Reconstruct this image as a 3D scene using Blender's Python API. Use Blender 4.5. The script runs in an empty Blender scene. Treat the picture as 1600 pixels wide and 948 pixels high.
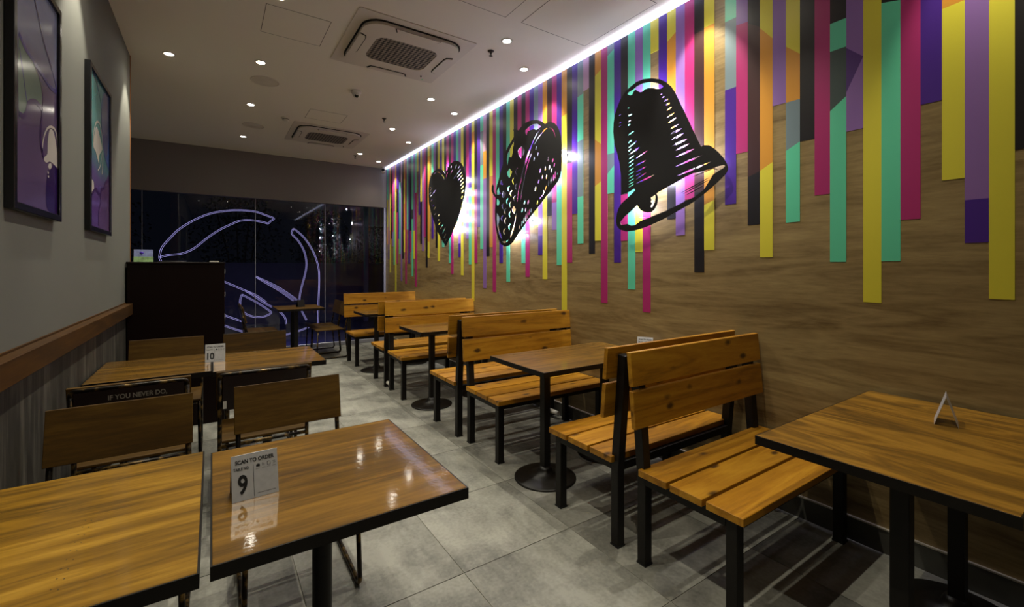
import bpy, bmesh, math, random
from mathutils import Vector, Matrix
from mathutils.geometry import tessellate_polygon
random.seed(7)
SC = bpy.context.scene
COL = SC.collection

# ------------------------------------------------------------------ camera
F, CU, CV, H = 700.0, 800.0, 417.0, 1.4
TH = math.atan((800 - 331.55) / F)
S_, C_ = math.sin(TH), math.cos(TH)
cam = bpy.data.cameras.new('camera')
cam.sensor_width = 36.0
cam.lens = 36.0 * F / 1600.0
cam.shift_y = -(474.0 - CV) / 1600.0
cam.clip_start = 0.02
camo = bpy.data.objects.new('camera', cam)
camo.location = (0, 0, H)
camo.rotation_euler = (math.radians(90), 0, -TH)
COL.objects.link(camo)
SC.camera = camo

# ------------------------------------------------------------------ world, exposure
SC.view_settings.view_transform = 'Standard'
SC.view_settings.look = 'None'
SC.view_settings.gamma = 1
SC.view_settings.use_curve_mapping = False
SC.view_settings.exposure = 0.05
w = bpy.data.worlds.new('night'); SC.world = w; w.use_nodes = True
w.node_tree.nodes['Background'].inputs[0].default_value = (0.010, 0.012, 0.022, 1)
w.node_tree.nodes['Background'].inputs[1].default_value = 0.2

SPOT_W = 84.0        # main downlights
WASH_W = 44.0        # downlights aimed at the mural
SPOT_COL = (1.0, 0.945, 0.77)
COVE_STRENGTH = 2.7
HALO_W = 9.0
NEON_STRENGTH = .8
NEON_GLOW_W = 9.0

# ------------------------------------------------------------------ room numbers
XL, XR, YB, ZC = -0.60, 2.74, 8.37, 3.255
YF = -2.6            # wall behind the camera
YLE = 5.13           # end of the left wall

# ------------------------------------------------------------------ helpers
def srgb(h):
    if isinstance(h, str):
        h = h.lstrip('#'); h = [int(h[i:i + 2], 16) / 255 for i in (0, 2, 4)]
    return tuple(c / 12.92 if c <= 0.04045 else ((c + 0.055) / 1.055) ** 2.4 for c in h) + (1.0,)

def tag(o, label=None, cat=None, group=None, kind=None):
    if label: o['label'] = label
    if cat: o['category'] = cat
    if group: o['group'] = group
    if kind: o['kind'] = kind
    return o

def empty(name, loc=(0, 0, 0), rz=0.0):
    o = bpy.data.objects.new(name, None); COL.objects.link(o)
    o.location = loc; o.rotation_euler = (0, 0, rz); o.empty_display_size = 0.1
    return o

def copy_tree(o, parent=None):
    c = o.copy(); COL.objects.link(c); c.parent = parent
    for ch in list(o.children):
        copy_tree(ch, c)
    return c

class MB:
    def __init__(self): self.bm = bmesh.new()
    def box(self, x0, x1, y0, y1, z0, z1, bevel=0.0, mat=0):
        vs = [self.bm.verts.new((x, y, z)) for x in (x0, x1) for y in (y0, y1) for z in (z0, z1)]
        idx = [(0, 1, 3, 2), (4, 6, 7, 5), (0, 4, 5, 1), (2, 3, 7, 6), (0, 2, 6, 4), (1, 5, 7, 3)]
        fs = [self.bm.faces.new([vs[i] for i in f]) for f in idx]
        for f in fs: f.material_index = mat
        if bevel:
            es = list({e for f in fs for e in f.edges})
            bmesh.ops.bevel(self.bm, geom=es, offset=bevel, segments=1, affect='EDGES', clamp_overlap=True)
        return self
    def obox(self, c, ax, ay, az, bevel=0.0):
        c = Vector(c); ax, ay, az = Vector(ax), Vector(ay), Vector(az)
        vs = [self.bm.verts.new(c + sx * ax + sy * ay + sz * az) for sx in (-1, 1) for sy in (-1, 1) for sz in (-1, 1)]
        idx = [(0, 1, 3, 2), (4, 6, 7, 5), (0, 4, 5, 1), (2, 3, 7, 6), (0, 2, 6, 4), (1, 5, 7, 3)]
        fs = [self.bm.faces.new([vs[i] for i in f]) for f in idx]
        if bevel:
            es = list({e for f in fs for e in f.edges})
            bmesh.ops.bevel(self.bm, geom=es, offset=bevel, segments=1, affect='EDGES', clamp_overlap=True)
        return self
    def lathe(self, prof, c=(0, 0, 0), n=28, mat=0):
        rings = []
        for r, z in prof:
            if r < 1e-6: rings.append([self.bm.verts.new((c[0], c[1], c[2] + z))])
            else: rings.append([self.bm.verts.new((c[0] + r * math.cos(2 * math.pi * i / n), c[1] + r * math.sin(2 * math.pi * i / n), c[2] + z)) for i in range(n)])
        for a, b in zip(rings, rings[1:]):
            for i in range(n):
                j = (i + 1) % n
                if len(a) == 1 and len(b) == 1: continue
                if len(a) == 1: f = [a[0], b[i], b[j]]
                elif len(b) == 1: f = [a[i], a[j], b[0]]
                else: f = [a[i], a[j], b[j], b[i]]
                ff = self.bm.faces.new(f); ff.smooth = True; ff.material_index = mat
        return self
    def tube(self, pts, r, n=8, closed=False):
        pts = [Vector(p) for p in pts]
        m = len(pts); rings = []
        ref = None
        for i, p in enumerate(pts):
            if closed: t = pts[(i + 1) % m] - pts[i - 1]
            else: t = (pts[min(i + 1, m - 1)] - pts[max(i - 1, 0)])
            t.normalize()
            if ref is None:
                up = Vector((0, 0, 1)) if abs(t.z) < 0.9 else Vector((1, 0, 0))
                ref = t.cross(up).normalized()
            else:
                ref = (ref - t * ref.dot(t)).normalized()
            bi = t.cross(ref)
            rings.append([self.bm.verts.new(p + r * (math.cos(2 * math.pi * k / n) * ref + math.sin(2 * math.pi * k / n) * bi)) for k in range(n)])
        prs = list(zip(rings, rings[1:]))
        if closed: prs.append((rings[-1], rings[0]))
        for a, b in prs:
            for k in range(n):
                f = self.bm.faces.new([a[k], a[(k + 1) % n], b[(k + 1) % n], b[k]]); f.smooth = True
        if not closed:
            self.bm.faces.new(rings[0][::-1]); self.bm.faces.new(rings[-1])
        return self
    def build(self, name, mats, parent=None):
        bmesh.ops.recalc_face_normals(self.bm, faces=self.bm.faces)
        me = bpy.data.meshes.new(name); self.bm.to_mesh(me); self.bm.free()
        if not isinstance(mats, (list, tuple)): mats = [mats]
        for m in mats: me.materials.append(m)
        o = bpy.data.objects.new(name, me); COL.objects.link(o)
        if parent: o.parent = parent
        return o

def fillet(pts, r, n=5):
    pts = [Vector(p) for p in pts]; out = [pts[0]]
    for a, b, c in zip(pts, pts[1:], pts[2:]):
        u = (a - b); v = (c - b); lu, lv = u.length, v.length
        rr = min(r, lu * .49, lv * .49); u.normalize(); v.normalize()
        p, q = b + u * rr, b + v * rr
        for i in range(n + 1):
            t = i / n
            out.append((1 - t) ** 2 * p + 2 * t * (1 - t) * b + t * t * q)
    out.append(pts[-1]); return out

def plate(bm, outer, holes, to3d, d0, d1, mat=0):
    """flat plate from 2D outlines; to3d(a, b, d) places a point"""
    loops = [outer] + list(holes)
    tri = tessellate_polygon([[Vector((p[0], p[1], 0)) for p in l] for l in loops])
    flat = [p for l in loops for p in l]
    va = [bm.verts.new(to3d(p[0], p[1], d0)) for p in flat]
    vb = [bm.verts.new(to3d(p[0], p[1], d1)) for p in flat] if d1 is not None else None
    for t in tri:
        try:
            f = bm.faces.new([va[i] for i in t]); f.material_index = mat
            if vb: f = bm.faces.new([vb[i] for i in t[::-1]]); f.material_index = mat
        except ValueError: pass
    if vb:
        k = 0
        for l in loops:
            n = len(l)
            for i in range(n):
                a, b = k + i, k + (i + 1) % n
                try:
                    f = bm.faces.new([va[a], va[b], vb[b], vb[a]]); f.material_index = mat
                except ValueError: pass
            k += n

def smooth_loop(pts, n=3):
    """closed Catmull-Rom"""
    out = []; m = len(pts)
    for i in range(m):
        p0, p1, p2, p3 = pts[i - 1], pts[i], pts[(i + 1) % m], pts[(i + 2) % m]
        for k in range(n):
            t = k / n
            out.append(tuple(0.5 * ((2 * p1[j]) + (-p0[j] + p2[j]) * t + (2 * p0[j] - 5 * p1[j] + 4 * p2[j] - p3[j]) * t * t + (-p0[j] + 3 * p1[j] - 3 * p2[j] + p3[j]) * t ** 3) for j in (0, 1)))
    return out

def smooth_open(pts, n=4):
    q = [pts[0]] + list(pts) + [pts[-1]]; out = []
    L = len(pts[0])
    for i in range(1, len(q) - 2):
        p0, p1, p2, p3 = q[i - 1], q[i], q[i + 1], q[i + 2]
        for k in range(n):
            t = k / n
            out.append(tuple(0.5 * ((2 * p1[j]) + (-p0[j] + p2[j]) * t + (2 * p0[j] - 5 * p1[j] + 4 * p2[j] - p3[j]) * t * t + (-p0[j] + 3 * p1[j] - 3 * p2[j] + p3[j]) * t ** 3) for j in range(L)))
    out.append(tuple(pts[-1])); return out

# measured picture coordinates -> real positions on known planes
def ray(u, v):
    a = (u - CU) / F; b = -(v - CV) / F
    return (C_ * a + S_, -S_ * a + C_, b)
def on_x(u, v, x):
    r = ray(u, v); t = x / r[0]; return (r[1] * t, H + r[2] * t)
def on_y(u, v, y):
    r = ray(u, v); t = y / r[1]; return (r[0] * t, H + r[2] * t)

# ------------------------------------------------------------------ materials
def nodes(name):
    m = bpy.data.materials.new(name); m.use_nodes = True
    nt = m.node_tree; b = nt.nodes['Principled BSDF']
    return m, nt, b
def lk(nt, a, b): nt.links.new(a, b)

def plain(name, col, rough=0.5, metal=0.0, spec=0.5, noise=0.0, nscale=8.0, coat=0.0):
    m, nt, b = nodes(name)
    b.inputs['Base Color'].default_value = srgb(col)
    b.inputs['Roughness'].default_value = rough
    b.inputs['Metallic'].default_value = metal
    b.inputs['Specular IOR Level'].default_value = spec
    b.inputs['Coat Weight'].default_value = coat
    if noise:
        tc = nt.nodes.new('ShaderNodeTexCoord'); n = nt.nodes.new('ShaderNodeTexNoise')
        n.inputs['Scale'].default_value = nscale; n.inputs['Detail'].default_value = 6
        lk(nt, tc.outputs['Object'], n.inputs['Vector'])
        r = nt.nodes.new('ShaderNodeValToRGB')
        c = srgb(col)
        r.color_ramp.elements[0].position = .3; r.color_ramp.elements[1].position = .7
        r.color_ramp.elements[0].color = tuple(x * (1 - noise) for x in c[:3]) + (1,)
        r.color_ramp.elements[1].color = tuple(min(1, x * (1 + noise)) for x in c[:3]) + (1,)
        lk(nt, n.outputs['Fac'], r.inputs['Fac']); lk(nt, r.outputs['Color'], b.inputs['Base Color'])
    return m

def emit(name, col, strength):
    m, nt, b = nodes(name)
    b.inputs['Base Color'].default_value = (0, 0, 0, 1)
    b.inputs['Emission Color'].default_value = tuple(col) + (1,)
    b.inputs['Emission Strength'].default_value = strength
    return m

def wood(name, cols, axis='X', stretch=12.0, scale=3.0, rough=0.4, coat=0.0, knots=0.0, bump=0.1, ring=0.5, world=False, spec=0.5, wavy=0.0):
    """cols: dark, mid, light"""
    m, nt, b = nodes(name)
    N = nt.nodes.new
    tc = N('ShaderNodeTexCoord'); oi = N('ShaderNodeObjectInfo')
    mul = N('ShaderNodeVectorMath'); mul.operation = 'MULTIPLY_ADD'
    mul.inputs[1].default_value = (0, 0, 0) if world else (37.1, 11.3, 23.7)
    cmb = N('ShaderNodeCombineXYZ')
    for i in range(3): lk(nt, oi.outputs['Random'], cmb.inputs[i])
    lk(nt, cmb.outputs[0], mul.inputs[0])
    src = tc.outputs['Object']
    lk(nt, src, mul.inputs[2])
    mp = N('ShaderNodeMapping')
    sc = [scale, scale, scale]; sc['XYZ'.index(axis)] = scale / stretch
    mp.inputs['Scale'].default_value = sc
    lk(nt, mul.outputs[0], mp.inputs['Vector'])
    n1 = N('ShaderNodeTexNoise'); n1.inputs['Scale'].default_value = 1.6; n1.inputs['Detail'].default_value = 5; n1.inputs['Distortion'].default_value = 0.9
    lk(nt, mp.outputs[0], n1.inputs['Vector'])
    mr = N('ShaderNodeMath'); mr.operation = 'MULTIPLY'; mr.inputs[1].default_value = 5.0 + 6 * ring
    lk(nt, n1.outputs['Fac'], mr.inputs[0])
    fr = N('ShaderNodeMath'); fr.operation = 'PINGPONG'; fr.inputs[1].default_value = 1.0
    lk(nt, mr.outputs[0], fr.inputs[0])
    n2 = N('ShaderNodeTexNoise'); n2.inputs['Scale'].default_value = 14; n2.inputs['Detail'].default_value = 8; n2.inputs['Roughness'].default_value = .7
    lk(nt, mp.outputs[0], n2.inputs['Vector'])
    mx = N('ShaderNodeMix'); mx.data_type = 'FLOAT'; mx.inputs[0].default_value = 1 - ring
    lk(nt, fr.outputs[0], mx.inputs[2]); lk(nt, n2.outputs['Fac'], mx.inputs[3])
    n3 = N('ShaderNodeTexNoise'); n3.inputs['Scale'].default_value = .8; n3.inputs['Detail'].default_value = 2
    lk(nt, mp.outputs[0], n3.inputs['Vector'])
    ad = N('ShaderNodeMath'); ad.operation = 'MULTIPLY_ADD'; ad.inputs[1].default_value = 0.8; ad.inputs[2].default_value = -0.4
    lk(nt, n3.outputs['Fac'], ad.inputs[0])
    su = N('ShaderNodeMath'); su.operation = 'ADD'; lk(nt, mx.outputs[0], su.inputs[0]); lk(nt, ad.outputs[0], su.inputs[1])
    r = N('ShaderNodeValToRGB'); e = r.color_ramp.elements
    e[0].position = .12; e[0].color = srgb(cols[0]); e[1].position = .88; e[1].color = srgb(cols[2])
    x = e.new(.5); x.color = srgb(cols[1])
    lk(nt, su.outputs[0], r.inputs['Fac'])
    out = r.outputs['Color']
    if knots:
        mk = N('ShaderNodeMapping'); s2 = [9, 9, 9]; s2['XYZ'.index(axis)] = 4.5
        mk.inputs['Scale'].default_value = s2; lk(nt, mul.outputs[0], mk.inputs['Vector'])
        vo = N('ShaderNodeTexVoronoi'); vo.inputs['Scale'].default_value = 1.0
        nn = N('ShaderNodeTexNoise'); nn.inputs['Scale'].default_value = 18
        lk(nt, mul.outputs[0], nn.inputs['Vector'])
        lk(nt, mk.outputs[0], vo.inputs['Vector'])
        a2 = N('ShaderNodeMath'); a2.operation = 'MULTIPLY_ADD'; a2.inputs[1].default_value = 0.16
        lk(nt, nn.outputs['Fac'], a2.inputs[0]); lk(nt, vo.outputs['Distance'], a2.inputs[2])
        rk = N('ShaderNodeValToRGB'); rk.color_ramp.elements[0].position = .16; rk.color_ramp.elements[1].position = .27
        rk.color_ramp.elements[0].color = (knots,) * 3 + (1,); rk.color_ramp.elements[1].color = (0, 0, 0, 1)
        lk(nt, a2.outputs[0], rk.inputs['Fac'])
        mc = N('ShaderNodeMix'); mc.data_type = 'RGBA'
        lk(nt, rk.outputs['Color'], mc.inputs[0]); lk(nt, out, mc.inputs[6]); mc.inputs[7].default_value = srgb('#2c1606')
        out = mc.outputs[2]
    hs = N('ShaderNodeHueSaturation')
    vv = N('ShaderNodeMath'); vv.operation = 'MULTIPLY_ADD'; vv.inputs[1].default_value = 0.0 if world else .22; vv.inputs[2].default_value = 1.0 if world else .89
    lk(nt, oi.outputs['Random'], vv.inputs[0]); lk(nt, vv.outputs[0], hs.inputs['Value']); lk(nt, out, hs.inputs['Color'])
    lk(nt, hs.outputs[0], b.inputs['Base Color'])
    b.inputs['Roughness'].default_value = rough; b.inputs['Coat Weight'].default_value = coat
    b.inputs['Coat Roughness'].default_value = 0.07; b.inputs['Specular IOR Level'].default_value = spec
    if bump:
        bp = N('ShaderNodeBump'); bp.inputs['Strength'].default_value = bump; bp.inputs['Distance'].default_value = .002
        lk(nt, mx.outputs[0], bp.inputs['Height']); lk(nt, bp.outputs[0], b.inputs['Normal'])
    if wavy:
        nw = N('ShaderNodeTexNoise'); nw.inputs['Scale'].default_value = 70; nw.inputs['Detail'].default_value = 2
        lk(nt, tc.outputs['Object'], nw.inputs['Vector'])
        b2 = N('ShaderNodeBump'); b2.inputs['Strength'].default_value = wavy; b2.inputs['Distance'].default_value = .002
        lk(nt, nw.outputs['Fac'], b2.inputs['Height']); lk(nt, b2.outputs[0], b.inputs['Coat Normal'])
        lk(nt, b2.outputs[0], b.inputs['Normal'])
    return m

M = {}
M['bench'] = wood('varnished_pine', ('#6e4708', '#a46f13', '#bc8923'), 'X', 9, 6.0, .5, .12, spec=.3, knots=.9, bump=.15, ring=.35)
M['table'] = wood('lacquered_table_wood', ('#382505', '#674708', '#8f661a'), 'X', 10, 6.5, .5, .85, bump=.0, ring=.3, wavy=.07, spec=.2)
M['table_light'] = wood('lacquered_table_wood_light', ('#4c3507', '#886214', '#b78d30'), 'X', 10, 5.5, .5, .35, bump=.06, ring=.35, wavy=.06, spec=.2)
M['table_swirl'] = wood('lacquered_table_wood_swirl', ('#452f08', '#765212', '#966d22'), 'Y', 5, 5.5, .5, .4, bump=.04, ring=.45, wavy=.05, spec=.2)
M['chairwood'] = wood('brown_chair_wood', ('#261a06', '#473009', '#5f4615'), 'X', 10, 6.0, .6, .0, bump=.1, ring=.25, spec=.2)
M['rail'] = wood('rail_wood', ('#2a1904', '#432908', '#57380f'), 'Y', 12, 6.0, .6, .0, bump=.1, ring=.3, world=True, spec=.2)
M['laminate'] = wood('wall_laminate', ('#5c4828', '#857049', '#9f8a5b'), 'Y', 9, 5.5, .40, .12, bump=.03, ring=.30, world=True, spec=.4)
M['wainscot'] = wood('grey_wainscot', ('#23211e', '#3d3a35', '#68635a'), 'Z', 12, 6.0, .65, .0, bump=.05, ring=.3, world=True, spec=.2)
M['ply_edge'] = plain('panel_end_wood', '#8a5a2c', .5)
M['black'] = plain('black_painted_steel', '#120e0b', .5, 0.0, .3, noise=.25, nscale=30)
M['blackedge'] = plain('black_table_edge', '#130f0b', .4, spec=.3, noise=.25, nscale=25)
M['signblack'] = plain('black_sign_plate', '#141417', .5)
M['counter'] = plain('dark_brown_laminate', '#130806', .5, spec=.12)
M['panel_red'] = plain('dark_red_metal', '#180707', .4)
M['ceiling'] = plain('ceiling_paint', '#e2dccf', .9, spec=.2)
M['white'] = plain('white_plastic', '#cfcac0', .45)
M['acwhite'] = plain('ac_plastic', '#cdc5b9', .5)
M['acdark'] = plain('dark_gap', '#080706', .8)
M['groove'] = plain('shadow_gap', '#4c463f', .9)
M['greywall'] = plain('grey_wall_paint', '#63635d', .75, noise=.04, nscale=2)
M['greywall2'] = plain('grey_bulkhead_paint', '#7d7673', .8)
M['skirt'] = plain('grey_tile_skirting', '#56554f', .5, noise=.15, nscale=12)
M['steel'] = plain('brushed_steel', '#c9c9cb', .35, .45, noise=.06, nscale=60)
M['trimmetal'] = plain('light_metal_trim', '#cfc7b4', .35, .6)
M['ink'] = plain('black_ink', '#0c0c0e', .5)
M['alu'] = plain('aluminium_profile', '#a9a9b4', .4, .7)
M['frame'] = plain('black_picture_frame', '#0d0c0f', .22)
M['grout'] = plain('grout', '#8d8a80', .9)
M['outfloor'] = plain('outdoor_paving', '#5a5a66', .35, noise=.3, nscale=4)
M['parapet'] = plain('parapet_render', '#4e4e55', .8, noise=.1, nscale=3)
M['leaf'] = plain('dark_leaf', '#1a2814', .7, noise=.3, nscale=9)
M['bark'] = plain('bark', '#3a2a1c', .8)
M['lens'] = emit('lamp_lens', (1.0, .93, .78), 60.0)
M['cove'] = emit('led_cove_diffuser', (.68, .70, 1.0), COVE_STRENGTH)
M['neon'] = emit('neon_tube', (.50, .44, 1.0), NEON_STRENGTH)
M['halo'] = emit('led_module', (.80, .82, 1.0), 14.0)
M['green_led'] = emit('green_led', (.05, .7, .2), .6)
M['red_led'] = emit('red_led', (.8, .1, .03), .6)

def worn_metal():
    m, nt, b = nodes('worn_brass_edged_black_tube'); N = nt.nodes.new
    tc = N('ShaderNodeTexCoord'); n = N('ShaderNodeTexNoise'); n.inputs['Scale'].default_value = 26; n.inputs['Detail'].default_value = 8
    lk(nt, tc.outputs['Object'], n.inputs['Vector'])
    r = N('ShaderNodeValToRGB'); r.color_ramp.elements[0].position = .50; r.color_ramp.elements[1].position = .68
    r.color_ramp.elements[0].color = srgb('#17110b'); r.color_ramp.elements[1].color = srgb('#806434')
    lk(nt, n.outputs['Fac'], r.inputs['Fac']); lk(nt, r.outputs['Color'], b.inputs['Base Color'])
    b.inputs['Metallic'].default_value = .55; b.inputs['Roughness'].default_value = .32
    return m
M['worn'] = worn_metal()

def tile_mat():
    m, nt, b = nodes('concrete_look_tile'); N = nt.nodes.new
    tc = N('ShaderNodeTexCoord'); oi = N('ShaderNodeObjectInfo')
    cmb = N('ShaderNodeCombineXYZ')
    for i in range(3): lk(nt, oi.outputs['Random'], cmb.inputs[i])
    ma = N('ShaderNodeVectorMath'); ma.operation = 'MULTIPLY_ADD'; ma.inputs[1].default_value = (31, 17, 5)
    lk(nt, cmb.outputs[0], ma.inputs[0]); lk(nt, tc.outputs['Object'], ma.inputs[2])
    n1 = N('ShaderNodeTexNoise'); n1.inputs['Scale'].default_value = 3.2; n1.inputs['Detail'].default_value = 7; n1.inputs['Distortion'].default_value = .6
    n2 = N('ShaderNodeTexNoise'); n2.inputs['Scale'].default_value = 60; n2.inputs['Detail'].default_value = 5
    mp = N('ShaderNodeMapping'); mp.inputs['Scale'].default_value = (1, .14, 1)
    n3 = N('ShaderNodeTexNoise'); n3.inputs['Scale'].default_value = 26; n3.inputs['Detail'].default_value = 4
    lk(nt, ma.outputs[0], n1.inputs['Vector']); lk(nt, ma.outputs[0], n2.inputs['Vector'])
    lk(nt, ma.outputs[0], mp.inputs['Vector']); lk(nt, mp.outputs[0], n3.inputs['Vector'])
    a = N('ShaderNodeMath'); a.operation = 'MULTIPLY_ADD'; a.inputs[1].default_value = .35
    lk(nt, n2.outputs['Fac'], a.inputs[0]); lk(nt, n1.outputs['Fac'], a.inputs[2])
    a2 = N('ShaderNodeMath'); a2.operation = 'MULTIPLY_ADD'; a2.inputs[1].default_value = .25
    lk(nt, n3.outputs['Fac'], a2.inputs[0]); lk(nt, a.outputs[0], a2.inputs[2])
    r = N('ShaderNodeValToRGB'); e = r.color_ramp.elements
    e[0].position = .55; e[0].color = srgb('#56554f'); e[1].position = 1.05; e[1].color = srgb('#99978d')
    lk(nt, a2.outputs[0], r.inputs['Fac'])
    hs = N('ShaderNodeHueSaturation'); vv = N('ShaderNodeMath'); vv.operation = 'MULTIPLY_ADD'; vv.inputs[1].default_value = .16; vv.inputs[2].default_value = .92
    lk(nt, oi.outputs['Random'], vv.inputs[0]); lk(nt, vv.outputs[0], hs.inputs['Value']); lk(nt, r.outputs['Color'], hs.inputs['Color'])
    lk(nt, hs.outputs[0], b.inputs['Base Color']); b.inputs['Roughness'].default_value = .55
    bp = N('ShaderNodeBump'); bp.inputs['Strength'].default_value = .15; bp.inputs['Distance'].default_value = .002
    lk(nt, n2.outputs['Fac'], bp.inputs['Height']); lk(nt, bp.outputs[0], b.inputs['Normal'])
    return m
M['tile'] = tile_mat()

def glass_mat():
    m = bpy.data.materials.new('clear_glass'); m.use_nodes = True; nt = m.node_tree
    nt.nodes.clear(); N = nt.nodes.new
    o = N('ShaderNodeOutputMaterial'); t = N('ShaderNodeBsdfTransparent'); g = N('ShaderNodeBsdfGlossy'); mx = N('ShaderNodeMixShader')
    fr = N('ShaderNodeFresnel'); fr.inputs['IOR'].default_value = 1.62
    t.inputs[0].default_value = (.86, .89, .88, 1); g.inputs['Roughness'].default_value = 0.0
    lk(nt, fr.outputs[0], mx.inputs[0]); lk(nt, t.outputs[0], mx.inputs[1]); lk(nt, g.outputs[0], mx.inputs[2]); lk(nt, mx.outputs[0], o.inputs[0])
    return m
M['glass'] = glass_mat()

def grille_mat():
    m, nt, b = nodes('perforated_grille'); N = nt.nodes.new
    tc = N('ShaderNodeTexCoord'); mp = N('ShaderNodeMapping'); mp.inputs['Rotation'].default_value = (0, 0, math.radians(45)); mp.inputs['Scale'].default_value = (40, 40, 1)
    lk(nt, tc.outputs['Object'], mp.inputs['Vector'])
    ck = N('ShaderNodeTexChecker'); ck.inputs['Scale'].default_value = 1.0
    ck.inputs[1].default_value = srgb('#0b0a09'); ck.inputs[2].default_value = srgb('#8a8074')
    lk(nt, mp.outputs[0], ck.inputs['Vector']); lk(nt, ck.outputs['Color'], b.inputs['Base Color'])
    b.inputs['Roughness'].default_value = .6
    return m
M['grille'] = grille_mat()

# ================================================================== STRUCTURE
# floor: slab with tiles laid on it
TS, GX, GY = .637, .958, 1.826
fl = MB().box(-3.0, XR + .12, YF - .1, YB + .10, -.12, -.0035).build('floor', M['grout']); tag(fl, kind='structure', label='grey concrete-look tiled floor')
def tile(x0, x1, y0, y1):
    g = .0022
    cx, cy = (x0 + x1) / 2, (y0 + y1) / 2
    m = MB().box(x0 + g - cx, x1 - g - cx, y0 + g - cy, y1 - g - cy, -.0035, 0.0, bevel=.0008).build('tile', M['tile'], fl)
    m.location = (cx, cy, 0)
xs = [-3.0]; i = -6
while GX + i * TS < XR:
    if GX + i * TS > -2.9: xs.append(GX + i * TS)
    i += 1
xs.append(XR)
ys = [YF]; i = -7
while GY + i * TS < YB:
    if GY + i * TS > YF + .05: ys.append(GY + i * TS)
    i += 1
ys.append(YB)
for a, b in zip(xs, xs[1:]):
    for c, d in zip(ys, ys[1:]):
        if b <= XL - .1 and d < YLE - .3: continue
        tile(a, b, c, d)

tag(MB().box(-3.0, XR + .12, YF - .1, YB + .12, ZC, ZC + .15).build('ceiling', M['ceiling']), kind='structure', label='off-white plaster ceiling')
wl = MB().box(XL - .12, XL, YF, YLE, 0, ZC).build('wall_left', M['greywall']); tag(wl, kind='structure', label='grey painted wall with wooden dado rail')
MB().box(XL, XL + .006, YF, YLE - .01, 0, 1.01).build('wainscot_panel', M['wainscot'], wl)
tag(MB().box(-3.1, -3.0, YF, YB + .1, 0, ZC).build('wall_far_left', M['greywall']), kind='structure')
tag(MB().box(XL - .125, XL + .004, YLE, YLE + .012, 0, ZC).build('trim_1', M['ply_edge']), kind='structure', label='thin brown edging on the end of the left wall')
tr = MB(); tr.box(XL + .006, XL + .052, YF + .02, 4.845, 1.007, 1.098, bevel=.003)
tr.box(XL, XL + .008, YF + .02, 4.845, 1.098, 1.106)
tag(tr.build('trim_2', M['rail']), kind='structure', label='reddish brown wooden dado rail along the grey left wall')
wr = MB().box(XR, XR + .12, YF, YB + .12, 0, ZC).build('wall_right', M['laminate']); tag(wr, kind='structure', label='wood laminate wall with striped mural')
tag(MB().box(-3.1, XR + .12, YF - .12, YF, 0, ZC).build('wall_front', M['greywall']), kind='structure')
sk = MB(); sk.box(XR - .010, XR, YF, YB, 0, .115)
sko = sk.build('baseboard_right', M['skirt']); tag(sko, kind='structure')
MB().box(XR - .014, XR, YF, YB, .115, .122).build('skirting_trim', M['trimmetal'], sko)
# bulkhead above the glass front
tag(MB().box(-3.0, XR, YB, YB + .12, 2.52, ZC).build('wall_back', M['greywall2']), kind='structure', label='grey bulkhead above the glass front')

# glass front
w1 = empty('window_1', (0, YB + .06, 0)); tag(w1, kind='structure', label='full height frameless glass front')
joints = [-3.0, -2.1, -.85, (on_y(399, 420, YB + .06)[0]), (on_y(508, 420, YB + .06)[0]), XR - .03]
for a, b in zip(joints, joints[1:]):
    m = MB(); vs = [m.bm.verts.new(p) for p in ((a + .004, 0, .06), (b - .004, 0, .06), (b - .004, 0, 2.56), (a + .004, 0, 2.56))]
    m.bm.faces.new(vs)
    m.build('pane', M['glass'], w1)
for a in joints[1:-1]:
    MB().box(a - .004, a + .004, -.006, .006, .06, 2.56).build('silicone_joint', plain('silicone', '#8f8f9a', .4) if 'sil' not in M else M['sil'], w1)
MB().box(-3.0, XR, -.035, .035, 0, .065, bevel=.004).build('bottom_channel', M['alu'], w1)
MB().box(XR - .035, XR, -.02, .02, .065, 2.52).build('side_channel', M['alu'], w1)

# hatches in the ceiling
def hatch(x0, x1, y0, y1, label):
    t = empty('ceiling_hatch', ((x0 + x1) / 2, (y0 + y1) / 2, ZC)); tag(t, label, 'ceiling hatch', 'access hatches in the ceiling')
    dx, dy, g = (x1 - x0) / 2, (y1 - y0) / 2, .004
    MB().box(-dx + g, dx - g, -dy + g, dy - g, -.0009, 0.0).build('panel', M['ceiling'], t)
    m = MB()
    m.box(-dx, dx, -dy, -dy + g, -.0012, 0); m.box(-dx, dx, dy - g, dy, -.0012, 0)
    m.box(-dx, -dx + g, -dy + g, dy - g, -.0012, 0); m.box(dx - g, dx, -dy + g, dy - g, -.0012, 0)
    m.build('joint', M['groove'], t)
hatch(.315, .752, 3.58, 4.03, 'square ceiling hatch left of the nearer air conditioner')
hatch(.955, 1.38, 5.68, 6.05, 'square ceiling hatch just in front of the farther air conditioner')
hatch(1.947, 2.60, 2.05, 2.787, 'large ceiling hatch beside the mural at the top edge')
hatch(1.16, 1.812, 2.05, 2.793, 'large ceiling hatch cut off at the top, left of the one beside the mural')

# ================================================================== LIGHT FIXTURES
def light_data(name, power, size, blend, r, col):
    l = bpy.data.lights.new(name, 'SPOT'); l.energy = power; l.color = col; l.spot_size = size; l.spot_blend = blend; l.shadow_soft_size = r
    return l
spot_data = light_data('downlight_beam', SPOT_W, math.radians(108), .9, .011, SPOT_COL)
wash_data = light_data('wall_wash_beam', WASH_W, math.radians(60),   .55, .014, SPOT_COL)
fill_data = light_data('wash_spill', WASH_W * .16, math.radians(130), .8, .013, SPOT_COL)
left_data = light_data('left_wall_beam', SPOT_W * .85, math.radians(56), .6, .014, SPOT_COL)

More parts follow.
